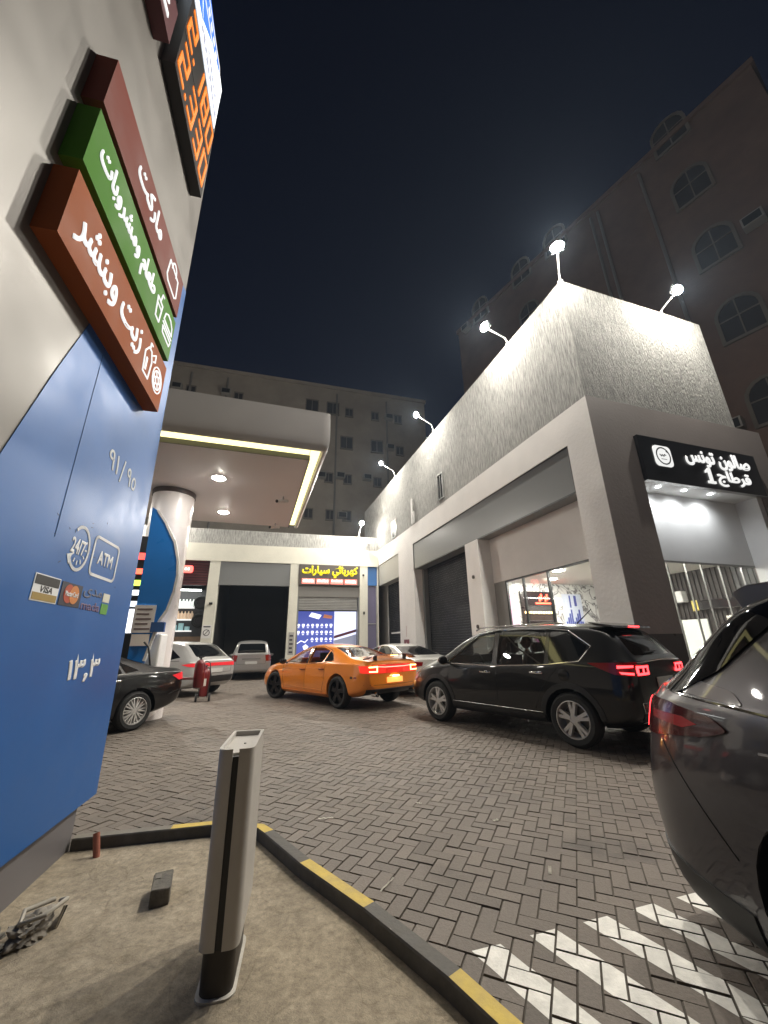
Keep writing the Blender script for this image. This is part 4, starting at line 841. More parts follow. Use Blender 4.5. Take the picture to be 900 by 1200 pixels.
def shell_cage(st, crease=(.55, .35), ins=0.0, zmin=None):
    """st rows: x, zb, wl, zm, wm, zs, ws, zt, wt"""
    bm = NB(); cl = bm.edges.layers.float.new('crease_edge'); rings = []
    for (x, zb, wl, zm, wm, zs, ws, zt, wt) in st:
        h = [(wl - .16, zb), (wl, zb + .07), (wm, zm), (ws, zs), (wt + (ws - wt) * .42, zs + (zt - zs) * .56), (wt, zt - (zt - zs) * .10), (wt * .62, zt + .012), ]
        if ins: h = [(max(.02, a - ins), b - ins * .6 * (b > .9)) for a, b in h]
        if zmin: h = [(a, max(b, zmin)) if i else (a, zmin) for i, (a, b) in enumerate(h)]; h[1] = (h[1][0], zmin + .02)
        L = [bm.verts.new((x, a, b)) for a, b in h]; Rr = [bm.verts.new((x, -a, b)) for a, b in h]; rings.append((L, Rr))
    n = len(rings[0][0])
    for (L, Rr), (L2, R2) in zip(rings[:-1], rings[1:]):
        for i in range(n - 1):
            bm.faces.new((L[i], L2[i], L2[i+1], L[i+1])); bm.faces.new((Rr[i], Rr[i+1], R2[i+1], R2[i]))
        bm.faces.new((L[0], Rr[0], R2[0], L2[0])); bm.faces.new((L[-1], L2[-1], R2[-1], Rr[-1]))
    for (L, Rr), flip in ((rings[0], 1), (rings[-1], -1)):
        for i in range(n - 1): bm.faces.new((L[i], L[i+1], Rr[i+1], Rr[i]))
    bm.edges.ensure_lookup_table()
    for (L, Rr), (L2, R2) in zip(rings[:-1], rings[1:]):
        for a, b in ((L, L2), (Rr, R2)):
            for i, c in ((3, crease[0]), (5, crease[1]), (0, .6), (1, .4)):
                ed = bm.edges.get((a[i], b[i]))
                if ed: ed[cl] = c
    for L, Rr in (rings[0], rings[-1]):
        for a in (L, Rr):
            for i in range(n - 1):
                ed = bm.edges.get((a[i], a[i+1]))
                if ed: ed[cl] = .55
    return bm
class Car:
    def __init__(s, name, label, st, wb, wr, loc, heading, paint, open_glass=True, windows=(), wells=True, tw=.22, track=.80):
        s.t = thing(name, label, 'car', (loc[0], loc[1], 0), math.atan2(heading[1], heading[0]))
        ref = mesh_from(shell_cage(st), [('sub', 3)])
        bmr = NB(); bmr.from_mesh(ref); s.bvh = BVHTree.FromBMesh(bmr); bmr.free(); bpy.data.meshes.remove(ref)
        s.wb, s.wr, s.tw, s.track = wb, wr, tw, track; mods = [('sub', 3)]
        cut = NB()
        for x in (-wb / 2, wb / 2):
            for sg_ in (-1, 1):
                y0, y1 = sorted((sg_ * .58, sg_ * 1.2)); r_ = wr + .055
                lathe(cut, [(r_, y0), (r_, y1)], 40, 'Y', (x, 0, wr))
        mods.append(('cut', cut))
        s.see = open_glass
        if open_glass:
            cab = [r_ for r_ in st if r_[7] > 1.15]; 
            x0, x1 = min(r_[0] for r_ in cab), max(r_[0] for r_ in cab)
            rows = [list(r_) for r_ in cab]; rows[0][0] += .05; rows[-1][0] -= .05
            mods.append(('cut', mesh_bm(mesh_from(shell_cage(rows, ins=.055, zmin=.62), [('sub', 1)]))))
            for poly, plane in windows:
                c = NB()
                if plane == 'side': prism(c, [(x, -1.3, z) for x, z in poly], (0, 2.6, 0))
                elif plane == 'rear': prism(c, [(-3.2, y, z) for y, z in poly], (s.rear_depth, 0, 0)) if hasattr(s, 'rear_depth') else prism(c, [(-3.2, y, z) for y, z in poly], (2.4, 0, 0))
                elif plane == 'front': prism(c, [(3.2, y, z) for y, z in poly], (-2.6, 0, 0))
                mods.append(('cut', c))
        body = mesh_from(shell_cage(st), mods)
        s.paint = paint; s.body = obj('body', body, paint, s.t, smooth=32)
    def hit(s, plane, a, b, side=1):
        if plane == 'side': o_, d_ = Vector((a, 3 * side, b)), Vector((0, -side, 0))
        elif plane == 'rear': o_, d_ = Vector((-5, a, b)), Vector((1, 0, 0))
        elif plane == 'front': o_, d_ = Vector((5, a, b)), Vector((-1, 0, 0))
        else: o_, d_ = Vector((a, b, 4)), Vector((0, 0, -1))
        h, n, _, _ = s.bvh.ray_cast(o_, d_)
        if h is None: return None, None
        if n.dot(d_) > 0: n = -n
        return h, n
    def patch(s, name, poly, plane, mt, side=1, off=.006, parent=None, step=.05, label=None, skirt=.015):
        bm = NB(); f = bm.faces.new([bm.verts.new((p[0], p[1], 0)) for p in poly])
        for ax in (0, 1):
            lo, hi = min(p[ax] for p in poly), max(p[ax] for p in poly); k_ = int((hi - lo) / step)
            for i in range(1, k_ + 1):
                co = [0, 0, 0]; co[ax] = lo + (hi - lo) * i / (k_ + 1); no = [0, 0, 0]; no[ax] = 1
                bmesh.ops.bisect_plane(bm, geom=bm.verts[:] + bm.edges[:] + bm.faces[:], plane_co=co, plane_no=no)
        bmesh.ops.triangulate(bm, faces=bm.faces[:])
        bad = []; nrm = {}
        for v in bm.verts:
            h, n = s.hit(plane, v.co.x, v.co.y, side)
            if h is None: bad.append(v)
            else: v.co = h + n * off; nrm[v] = n
        bmesh.ops.delete(bm, geom=bad, context='VERTS')
        if skirt:
            r_ = bmesh.ops.extrude_edge_only(bm, edges=[e_ for e_ in bm.edges if e_.is_boundary]); 
            src = {}
            for v in [g_ for g_ in r_['geom'] if isinstance(g_, bmesh.types.BMVert)]:
                best = min((w for e_ in v.link_edges for w in e_.verts if w in nrm), key=lambda w: (w.co - v.co).length, default=None)
                if best: v.co = best.co - nrm[best] * (off + skirt)
        return obj(name, bm, mt, parent or s.t, smooth=40, label=label)
    def line(s, name, pts, plane, r_, mt, side=1, off=0, parent=None, dens=8, closed=False, seg=6):
        P = []; pts = list(pts) + ([pts[0]] if closed else [])
        for (a, b), (c, d) in zip(pts[:-1], pts[1:]):
            for i in range(dens): 
                h, n = s.hit(plane, a + (c - a) * i / dens, b + (d - b) * i / dens, side)
                if h: P.append(h + n * off)
        h, n = s.hit(plane, *pts[-1], side)
        if h: P.append(h + n * off)
        bm = NB(); tube(bm, P, r_, seg); return obj(name, bm, mt, parent or s.t, smooth=50)
    def wheels(s, style, rim_m, only=None, steer=0):
        for x in (s.wb / 2, -s.wb / 2):
            for sg_ in (1, -1):
                w = wheel(s.wr, s.tw, style, rim_m, s.t); w.location = (x, sg_ * s.track, s.wr); w.rotation_euler = (0, 0, (math.pi if sg_ < 0 else 0) + (steer if x > 0 else 0))
    def rake(s): pass
def mesh_bm(me):
    bm = NB(); bm.from_mesh(me); bpy.data.meshes.remove(me); return bm
WHEELS = {}
def wheel(r_, w, style, rim_m, parent):
    key = (r_, style)
    if key not in WHEELS:
        rr = r_ * (.69 if style != 'muscle' else .74)
        bm = NB(); lathe(bm, [(rr * .98, -w/2 + .02), (rr + .01, -w/2), (r_ - .045, -w/2 - .006), (r_ - .012, -w/2 + .02), (r_, -w/2 + .05), (r_, w/2 - .05), (r_ - .012, w/2 - .02), (r_ - .045, w/2 + .006), (rr + .01, w/2), (rr * .98, w/2 - .02)], 48, 'Y', close=True)
        tyre = bpy.data.meshes.new('tyre'); bmesh.ops.recalc_face_normals(bm, faces=bm.faces[:]); bm.to_mesh(tyre); bm.free(); tyre.materials.append(rubber)
        bm = NB(); lathe(bm, [(rr, -w/2 + .02), (rr, w/2 - .005), (rr * .955, w/2 - .003), (rr * .93, w/2 - .03), (rr * .90, -w/2 + .04)], 48, 'Y')
        y1 = w / 2 - .028
        lathe(bm, [(.03, y1 + .004), (.062, y1 - .002), (.075, y1 - .03)], 20, 'Y')
        def spoke(a0, a1, w0, w1, y0=y1):
            c0, s0 = math.cos(a0), math.sin(a0); c1, s1 = math.cos(a1), math.sin(a1); p0 = Vector((c0 * .05, 0, s0 * .05)); p1 = Vector((c1 * rr * .95, 0, s1 * rr * .95)); d = (p1 - p0).normalized(); q = Vector((-d.z, 0, d.x))
            a = [p0 - q * w0, p1 - q * w1, p1 + q * w1, p0 + q * w0]
            fr = [bm.verts.new(v + Vector((0, y0 + (.012 if i in (0, 3) else 0) - .004, 0)) ) for i, v in enumerate(a)]; bk_ = [bm.verts.new(v * 1.0 + Vector((0, y0 - .05, 0)) + (q * (-.006 if i < 2 else .006))) for i, v in enumerate(a)]
            bm.faces.new(fr); bm.faces.new(bk_[::-1])
            for i in range(4): bm.faces.new((fr[i], bk_[i], bk_[(i+1) % 4], fr[(i+1) % 4]))
        if style == 'double':
            for k_ in range(5):
                a = R(90 + 72 * k_)
                for s_ in (-1, 1): spoke(a + s_ * .12, a + s_ * .17, .018, .022)
        elif style == 'multi':
            for k_ in range(10):
                a = R(36 * k_); 
                for s_ in (-1, 1): spoke(a, a + s_ * .14, .012, .010)
        elif style == 'muscle':
            for k_ in range(5): spoke(R(90 + 72 * k_), R(90 + 72 * k_), .05, .035); spoke(R(90 + 72 * k_) + .1, R(90 + 72 * k_) + .24, .014, .014); spoke(R(90 + 72 * k_) - .1, R(90 + 72 * k_) - .24, .014, .014)
        else:
            for k_ in range(7): spoke(R(51.4 * k_), R(51.4 * k_), .03, .02)
        rim = bpy.data.meshes.new('rim'); bmesh.ops.recalc_face_normals(bm, faces=bm.faces[:]); bm.to_mesh(rim); bm.free(); rim.materials.append(rim_m)
        rim.polygons.foreach_set('use_smooth', [True] * len(rim.polygons)); rim.set_sharp_from_angle(angle=R(35))
        bm = NB(); lathe(bm, [(.06, -.02), (rr * .72, -.02), (rr * .72, .0), (.06, .0)], 32, 'Y'); disc = bpy.data.meshes.new('brake_disc'); bm.to_mesh(disc); bm.free(); disc.materials.append(mat('brake disc', (.12, .11, .10), .4, .8))
        bm = NB(); lathe(bm, [(rr * .94, -w/2 + .02), (rr * .94, -w/2 + .03)], 32, 'Y'); lathe(bm, [(.0, .0), (.026, .0), (.026, .0)], 8, 'Y') if 0 else None
        back = bpy.data.meshes.new('inner_shield'); bm.to_mesh(back); bm.free(); back.materials.append(black)
        WHEELS[key] = (tyre, rim, disc, back)
    tyre, rim, disc, back = WHEELS[key]
    o = bpy.data.objects.new('wheel', tyre); COL.objects.link(o); o.parent = parent
    for nm, me in (('rim', rim), ('brake_disc', disc), ('inner_shield', back)):
        c = bpy.data.objects.new(nm, me); COL.objects.link(c); c.parent = o
    return o
def plate_part(car, x, z, ang=0, w=.52, h=.12, m=None, name='number_plate'):
    hh, n = car.hit('rear', 0, z); bm = NB(); box(bm, -.012, 0, -w/2, w/2, -h/2, h/2); o = obj(name, bm, m or mat('plate white', (.55, .55, .53), .4), car.t); o.location = hh + n * .01; return o
def mirror(car, x, y, z, m, side=1):
    bm = NB(); bmesh.ops.create_icosphere(bm, subdivisions=3, radius=1)
    for v in bm.verts: p = v.co; v.co = Vector((x + p.x * .075 * (1 if p.x > 0 else .45), side * (y + p.y * .115), z + p.z * .075))
    o = obj('door_mirror', bm, m, car.t, smooth=60); bm = NB(); tube(bm, [(x + .02, side * (y - .16), z - .05), (x, side * (y - .05), z - .03)], .025); obj('mirror_stalk', bm, black, o)
    return o
def handle(car, x, z, m, side=1, w=.20):
    h, n = car.hit('side', x, z, side); bm = NB(); tube(bm, [h + Vector((-w/2, side * .005, 0)), h + Vector((-w/2 + .02, side * .035, .004)), h + Vector((w/2 - .02, side * .035, .004)), h + Vector((w/2, side * .005, 0))], .019, 8); return obj('door_handle', bm, m, car.t, smooth=50)
def seats(car, xs, y=.38, z=.55, m=None):
    m = m or mat('dark seat fabric', (.03, .028, .028), .8)
    for x in xs:
        for sy in (-1, 1):
            bm = NB(); box(bm, x - .25, x + .25, sy * y - .24, sy * y + .24, z, z + .16, bev=.04); 
            prism(bm, [(x - .32, sy * y - .23, z + .1), (x - .18, sy * y - .23, z + .1), (x - .30, sy * y - .21, z + .62), (x - .40, sy * y - .21, z + .62)], (0, .45, 0)); box(bm, x - .41, x - .31, sy * y - .12, sy * y + .12, z + .65, z + .82, bev=.03)
            obj('seat', bm, m, car.t)
    
def round_poly(p, r_, n=4):
    o = []; N_ = len(p)
    for i in range(N_):
        a, b, c = Vector(p[i-1]), Vector(p[i]), Vector(p[(i+1) % N_]); u, v = (a - b), (c - b); d = min(r_, u.length * .45, v.length * .45); q0 = b + u.normalized() * d; q1 = b + v.normalized() * d
        for k_ in range(n + 1): t = k_ / n; o.append(tuple((1-t)**2 * q0 + 2*t*(1-t) * b + t*t * q1))
    return o
seam = mat('panel gap', (.003, .003, .003), .8)
red_lens = mat('red lens', (.22, .004, .006), .12, coat=.6)
red_lit = mat('lit red lamp', (1, .03, .03), .3, emit=3.2, ecol=(1, .035, .04))

# ---- black crossover in the middle
blk = mat('black car paint', (.004, .0036, .004), .35, coat=.75, spec=.25)
suv_st = [(-2.235, .45, .70, .70, .80, 1.06, .75, 1.11, .66), (-2.17, .40, .84, .68, .885, 1.09, .83, 1.17, .72), (-2.02, .32, .89, .68, .925, 1.10, .875, 1.42, .68), (-1.84, .28, .89, .68, .93, 1.09, .885, 1.60, .655),
    (-1.25, .24, .89, .66, .93, 1.04, .89, 1.635, .63), (-.6, .23, .89, .64, .925, 1.01, .895, 1.65, .63), (0, .23, .89, .62, .92, .99, .89, 1.645, .63), (.45, .23, .89, .62, .92, .98, .885, 1.60, .62), (.85, .23, .89, .62, .92, .98, .88, 1.44, .62),
    (1.22, .23, .89, .64, .925, .97, .87, 1.19, .66), (1.42, .23, .88, .64, .925, .955, .86, 1.07, .72), (1.80, .25, .87, .64, .91, .90, .81, 1.00, .66), (2.10, .30, .82, .62, .84, .80, .73, .90, .58), (2.23, .36, .68, .58, .70, .72, .62, .78, .50)]
fw = round_poly([(1.10, 1.035), (.40, 1.475), (.02, 1.545), (-.02, 1.02)], .04); rw = round_poly([(-.12, 1.02), (-.08, 1.55), (-.98, 1.535), (-1.0, 1.06)], .04); qw = round_poly([(-1.06, 1.065), (-1.04, 1.53), (-1.32, 1.50), (-1.66, 1.30), (-1.52, 1.12)], .06)
hatch = round_poly([(-.64, 1.18), (-.56, 1.50), (.56, 1.50), (.64, 1.18)], .07)
wsd = round_poly([(-.62, 1.14), (-.54, 1.50), (.54, 1.50), (.62, 1.14)], .05)
suv = Car('crossover_car', 'black crossover with lit red tail lamps and silver wheels outside the shop', suv_st, 2.67, .348, (2.565, 7.90), (-.5988, .8009), blk, True, [(fw, 'side'), (rw, 'side'), (qw, 'side'), (hatch, 'rear'), (wsd, 'front')], track=.795)
for sd in (1, -1):
    for p in (fw, rw): suv.patch('side_window', p, 'side', glass_light if p is fw else glass_tint, sd, -.006, skirt=0)
    suv.patch('quarter_window', qw, 'side', glass_black, sd, -.004, skirt=0)
    suv.line('window_trim', [(1.14, 1.02), (-.05, 1.003), (-1.0, 1.045), (-1.54, 1.105), (-1.70, 1.30), (-1.35, 1.525), (-1.0, 1.56), (-.05, 1.575), (.40, 1.50), (1.12, 1.05)], 'side', .008, chrome, sd, .002)
    suv.line('panel_gap', [(1.0, 1.0), (1.02, .75), (.92, .36), (-.55 + .6, .34), (-.10, .36), (-.11, 1.0)], 'side', .0035, seam, sd)
    suv.line('panel_gap', [(-.11, .36), (-.75, .36), (-.92, .72), (-1.22, 1.03)], 'side', .0035, seam, sd)
    suv.patch('sill_cladding', [(.93, .26), (.93, .38), (-.92, .38), (-.92, .26)], 'side', black, sd, .012)
    suv.line('sill_trim', [(.90, .40), (-.90, .40)], 'side', .005, steel, sd, .012)
    for xa in (1.335, -1.335): suv.patch('arch_trim', [(xa + .475 * math.cos(R(a)), .348 + .475 * math.sin(R(a))) for a in range(-8, 189, 14)] + [(xa + .400 * math.cos(R(a)), .348 + .400 * math.sin(R(a))) for a in range(188, -9, -14)], 'side', black, sd, .008, step=.12)
    handle(suv, .12, .90, chrome, sd); handle(suv, -.86, .93, chrome, sd)
    mirror(suv, .98, 1.02, 1.08, blk, sd)
    bm = NB(); tube(bm, [(.50, sd * .58, 1.585), (.40, sd * .58, 1.635), (-1.1, sd * .60, 1.655), (-1.25, sd * .60, 1.62)], .014); obj('roof_rail', bm, chrome, suv.t, smooth=50)
    # tail lamps wrap from the flank on to the tailgate
    lm = suv.patch('tail_lamp', [(-1.66, 1.085), (-2.22, 1.10), (-2.22, .93), (-2.0, .95)], 'side', red_lens, sd, .010)
    suv.patch('lamp_glow', [(-2.04, 1.06), (-2.20, 1.065), (-2.20, 1.04), (-2.04, 1.025)], 'side', red_lit, sd, .016, parent=lm, step=.03); suv.patch('lamp_glow', [(-2.06, .985), (-2.20, .975), (-2.20, .95), (-2.08, .96)], 'side', red_lit, sd, .016, parent=lm, step=.03)
    lm = suv.patch('tail_lamp', [(sd * .42, 1.075), (sd * .79, 1.075), (sd * .80, .93), (sd * .50, .94)], 'rear', red_lens, 1, .010)
    for za, zb_ in ((1.03, 1.058), (.945, .972)): suv.patch('lamp_glow', [(sd * .47, za), (sd * .77, za), (sd * .77, zb_), (sd * .46, zb_)], 'rear', red_lit, 1, .016, parent=lm, step=.03)
    for ya in (.47, .60, .745): suv.patch('lamp_glow', [(sd * ya, .972), (sd * (ya + .03), .972), (sd * (ya + .03), 1.03), (sd * ya, 1.03)], 'rear', red_lit, 1, .016, parent=lm, step=.03)
    suv.patch('reflector', [(sd * .52, .60), (sd * .76, .61), (sd * .74, .54), (sd * .54, .54)], 'rear', red_lens, 1, .008)
    suv.line('reflector_trim', [(sd * .50, .62), (sd * .78, .63), (sd * .75, .52), (sd * .53, .52)], 'rear', .006, chrome, 1, .008, closed=True)
    suv.patch('head_lamp', [(1.85, .83), (2.13, .74), (2.12, .66), (1.98, .70)], 'side', mat('clear lamp', (.35, .35, .36), .08, coat=.5), sd, .006)
suv.patch('rear_window', hatch, 'rear', glass_tint, 1, -.006, skirt=0); suv.patch('windscreen', wsd, 'front', glass_tint, 1, -.006, skirt=0)
suv.line('tailgate_trim', [(-.72, 1.10), (0, 1.12), (.72, 1.10)], 'rear', .010, chrome, 1, .004)
bm = NB(); prism(bm, [(-1.62, -.62, 1.640), (-1.98, -.60, 1.575), (-2.0, -.58, 1.545), (-1.75, -.62, 1.58)], (0, 1.24, 0)); sp = obj('roof_spoiler', bm, blk, suv.t)
bm = NB(); box(bm, -2.005, -1.99, -.16, .16, 1.555, 1.575); obj('brake_lamp', bm, red_lit, sp)
bm = NB(); tube(bm, [(-1.15, 0, 1.65), (-1.42, 0, 1.86)], [.011, .005]); obj('antenna', bm, black, suv.t)
h_, n_ = suv.hit('side', -1.30, .91, 1); bm = NB(); lathe(bm, [(.085, 0), (.085, .006), (.08, .008)], 24, 'Y', (h_.x, h_.y - .002, h_.z)); obj('fuel_cap', bm, blk, suv.t, smooth=30)
plate_part(suv, 0, .84); suv.t.scale = (1.04, 1.04, 1.04); suv.line('wiper', [(.30, 1.20), (-.12, 1.22)], 'rear', .009, black, 1, .015)
suv.patch('bumper_cladding', [(-.72, .42), (.72, .42), (.76, .56), (-.76, .56)], 'rear', black, 1, .010)
bm = NB(); [lathe(bm, [(.0001, -.01), (.04, 0), (.04, .1)], 12, 'X', (-2.26, y, .40)) for y in (-.55,)]; obj('exhaust', bm, chrome, suv.t)
seats(suv, (.25, -.75)); suv.wheels('double', alloy)
bm = NB(); lathe(bm, [(.17, 0), (.19, .01), (.17, .02)], 20, 'X', (.72, .37, 1.0), close=True); obj('steering_wheel', bm, black, suv.t); obj('dashboard', boxes([(.78, 1.1, -.7, .7, .75, 1.0)], .04), black, suv.t)
bm = NB(); tube(bm, [(-.2, .60, 1.45), (-.35, .60, 1.3), (-.75, .55, 1.02)], .012, 6); obj('seat_belt', bm, mat('pale belt', (.5, .48, .42), .7), suv.t)

# ---- orange muscle saloon
org = mat('orange car paint', (.74, .215, .014), .28, .10, coat=.9)
ch_st = [(-2.585, .46, .70, .68, .80, .94, .76, 1.02, .68), (-2.50, .40, .84, .68, .90, .99, .85, 1.075, .74), (-2.22, .30, .89, .66, .945, 1.0, .89, 1.095, .76), (-1.80, .24, .90, .66, .955, 1.0, .905, 1.12, .74), (-1.25, .20, .90, .62, .95, .985, .895, 1.325, .60), (-.80, .20, .90, .60, .945, .97, .89, 1.43, .57),
    (-.25, .20, .89, .60, .94, .955, .885, 1.475, .565), (.25, .20, .89, .60, .94, .945, .885, 1.455, .565), (.70, .20, .89, .60, .94, .94, .88, 1.31, .58), (1.12, .20, .89, .60, .94, .935, .875, 1.09, .68), (1.32, .20, .89, .60, .945, .925, .865, 1.01, .72), (1.90, .22, .89, .60, .94, .88, .83, .95, .68), (2.30, .26, .85, .58, .88, .79, .74, .86, .60), (2.48, .32, .68, .50, .70, .66, .60, .74, .48)]
cf = round_poly([(1.02, .985), (.42, 1.30), (.05, 1.375), (-.06, .975)], .04); cr = round_poly([(-.15, .98), (-.06, 1.385), (-.50, 1.385), (-.86, 1.30), (-.82, 1.02)], .05); cq = round_poly([(-.87, 1.03), (-.90, 1.29), (-1.12, 1.19), (-1.24, 1.06)], .05)
cb = round_poly([(-.66, 1.14), (-.50, 1.38), (.50, 1.38), (.66, 1.14)], .05); cw = round_poly([(-.64, 1.10), (-.50, 1.37), (.50, 1.37), (.64, 1.10)], .05)
ch = Car('muscle_saloon', 'bright orange saloon with black wheels, rear wing and lit tail lamps', ch_st, 3.05, .362, (-1.605, 11.94), (-.6914, .7225), org, True, [(cf, 'side'), (cr, 'side'), (cb, 'rear'), (cw, 'front')], track=.815)
for sd in (1, -1):
    ch.patch('side_window', cf, 'side', glass_light, sd, -.006, skirt=0); ch.patch('side_window', cr, 'side', glass_tint, sd, -.006, skirt=0); ch.patch('quarter_window', cq, 'side', glass_black, sd, .002, skirt=0)
    ch.line('window_trim', [(1.06, .97), (.42, 1.33), (.0, 1.41), (-.50, 1.41), (-.92, 1.315), (-1.28, 1.055), (-.82, 1.0), (0, .96), (1.06, .97)], 'side', .008, black_gloss, sd, .001)
    ch.patch('door_pillar', [(-.06, .98), (.03, 1.385), (-.05, 1.39), (-.15, .98)], 'side', black_gloss, sd, .003)
    ch.line('panel_gap', [(1.10, .95), (1.06, .70), (.98, .28), (.2, .26), (-.08, .27), (-.10, .96)], 'side', .0035, seam, sd); ch.line('panel_gap', [(-.08, .27), (-.85, .28), (-.98, .60), (-1.0, .99)], 'side', .0035, seam, sd)
    ch.line('crease', [(1.10, .78), (.9, .845), (-.2, .86), (-.9, .87)], 'side', .010, org, sd, -.005); ch.line('crease', [(1.06, .42), (.2, .38), (-.9, .36)], 'side', .014, org, sd, -.007); ch.line('crease', [(1.10, .78), (1.02, .60), (.95, .42)], 'side', .010, org, sd, -.006)
    ch.patch('sill', [(1.05, .21), (1.05, .30), (-1.05, .30), (-1.05, .21)], 'side', org, sd, .016)
    handle(ch, .02, .83, mat('dark orange', (.30, .07, .008), .3), sd); handle(ch, -.86, .86, mat('dark orange'), sd); mirror(ch, .92, 1.0, 1.02, black_gloss, sd)
    ch.patch('side_marker', [(-2.18, .72), (-2.26, .72), (-2.26, .69), (-2.18, .69)], 'side', red_lens, sd, .006)
    ch.patch('marker_slot', [(-2.05, .73), (-2.13, .73), (-2.12, .68), (-2.04, .68)], 'side', black, sd, .004)
    tl = ch.patch('tail_lamp', [(sd * .30, .985), (sd * .80, .965), (sd * .82, .80), (sd * .30, .79)], 'rear', mat('red lit lens', (.6, .015, .015), .15, emit=.40, ecol=(1, .04, .02)), 1, .010)
    gl_ = mat('amber lamp glow', (1, .45, .12), emit=3.2, ecol=(1, .52, .16))
    for q_ in ([(sd * .55, .955), (sd * .79, .945), (sd * .79, .92), (sd * .55, .925)], [(sd * .55, .845), (sd * .79, .85), (sd * .79, .825), (sd * .55, .82)], [(sd * .55, .93), (sd * .58, .93), (sd * .58, .84), (sd * .55, .84)]): ch.patch('lamp_glow', q_, 'rear', gl_, 1, .016, parent=tl, step=.04)
    ch.patch('tail_lamp', [(-2.30, .955), (-2.56, .96), (-2.57, .80), (-2.38, .81)], 'side', mat('red lit lens'), sd, .010)
ch.patch('lamp_bar', [(-.30, .985), (.30, .985), (.30, .79), (-.30, .79)], 'rear', mat('red lit panel', (.5, .015, .015), .15, emit=.22, ecol=(1, .05, .02)), 1, .010)
ch.line('lamp_strip', [(-.55, .94), (-.32, .925), (.32, .925), (.55, .94)], 'rear', .007, mat('pink lamp strip', (1, .3, .25), emit=2, ecol=(1, .25, .18)), 1, .017)
ch.patch('rear_window', cb, 'rear', glass_light, 1, -.006, skirt=0); ch.patch('windscreen', cw, 'front', glass_light, 1, -.006, skirt=0)
pr_ = plate_part(ch, 0, .64, m=mat('lit plate', (.75, .5, .2), .4, emit=.55, ecol=(1, .36, .05)))
bm = NB(); tube(bm, [(-.012 - .03, -.1, .085), (-.042, .1, .085)], .012); obj('plate_lamp', bm, mat('plate lamp', (1, .8, .5), emit=8, ecol=(1, .72, .35)), pr_)
ch.patch('diffuser', [(-.80, .46), (-.72, .33), (.72, .33), (.80, .46)], 'rear', black, 1, .012); ch.line('bumper_line', [(-.86, .56), (0, .53), (.86, .56)], 'rear', .004, seam)
for y in (-.62, .62):
    bm = NB(); lathe(bm, [(.045, -2.66), (.055, -2.66), (.055, -2.5), (.045, -2.5)], 16, 'X', (0, y, .36), close=True); obj('exhaust', bm, chrome, ch.t, smooth=40)
bm = NB(); secs = []
for y in np.linspace(-.80, .80, 17):
    zz = 1.20 - .09 * abs(y / .8) ** 5; secs.append([bm.verts.new(p) for p in ((-2.36, y, zz), (-2.56, y, zz + .012), (-2.58, y, zz - .004), (-2.36, y, zz - .022))])
for a, b in zip(secs[:-1], secs[1:]):
    for i in range(4): bm.faces.new((a[i], b[i], b[(i+1) % 4], a[(i+1) % 4]))
bm.faces.new(secs[0]); bm.faces.new(secs[-1][::-1]); wg = obj('rear_wing', bm, mat('dark wing', (.10, .015, .008), .25, coat=.8), ch.t, smooth=40)
obj('wing_post', boxes([(-2.5, -2.4, y - .02, y + .02, 1.07, 1.185) for y in (-.5,)]), black, wg); obj('wing_post', boxes([(-2.5, -2.4, y - .02, y + .02, 1.07, 1.185) for y in (.5,)]), black, wg)
bm = NB(); box(bm, -2.592, -2.582, -.12, .12, 1.165, 1.185); obj('brake_lamp', bm, gl_, wg)
seats(ch, (.15, -.75), z=.42); ch.wheels('muscle', alloy_dark, steer=R(14))
obj('dashboard', boxes([(.75, 1.05, -.7, .7, .7, .95)], .04), black, ch.t)

# ---- grey fastback crossover close on the right
gry = mat('grey car paint', (.022, .0195, .025), .36, .45, coat=.85)
g_st = [(-2.27, .46, .66, .66, .78, .97, .72, 1.03, .60), (-2.20, .36, .82, .66, .88, 1.0, .83, 1.09, .70), (-2.05, .27, .89, .66, .925, 1.02, .87, 1.13, .72), (-1.85, .24, .90, .66, .935, 1.03, .88, 1.30, .70), (-1.55, .22, .90, .66, .94, 1.03, .885, 1.545, .66), (-1.35, .22, .90, .66, .94, 1.02, .885, 1.60, .645), (-.8, .21, .90, .64, .935, 1.0, .89, 1.635, .63), (-.2, .21, .89, .62, .93, .985, .89, 1.65, .63),
    (.4, .21, .89, .62, .925, .975, .885, 1.61, .62), (.85, .21, .89, .62, .925, .97, .88, 1.44, .62), (1.25, .22, .89, .64, .93, .96, .87, 1.17, .68), (1.45, .22, .88, .64, .925, .95, .86, 1.06, .72), (1.85, .25, .87, .64, .91, .90, .81, 1.0, .66), (2.15, .30, .82, .62, .84, .80, .73, .90, .58), (2.30, .36, .68, .58, .70, .72, .62, .78, .50)]
g2_st = [(-2.56, .34, .60, .60, .72, .97, .60, 1.05, .50), (-2.48, .22, .78, .58, .85, 1.0, .70, 1.12, .60), (-2.28, .11, .88, .58, .925, 1.025, .80, 1.13, .69), (-2.08, .10, .91, .58, .945, 1.035, .85, 1.26, .70), (-1.86, .10, .91, .60, .95, 1.04, .87, 1.46, .69), (-1.66, .11, .91, .62, .945, 1.04, .88, 1.575, .67)] + [r_ for r_ in g_st if r_[0] > -1.4]
gc = Car('fastback_crossover', 'dark grey fastback crossover filling the right edge, tail lamp lit', g2_st, 2.69, .355, (2.64, .26), (.06, -.998), gry, False, track=.80)
gc.t.scale = (1.06, 1.06, 1.06)
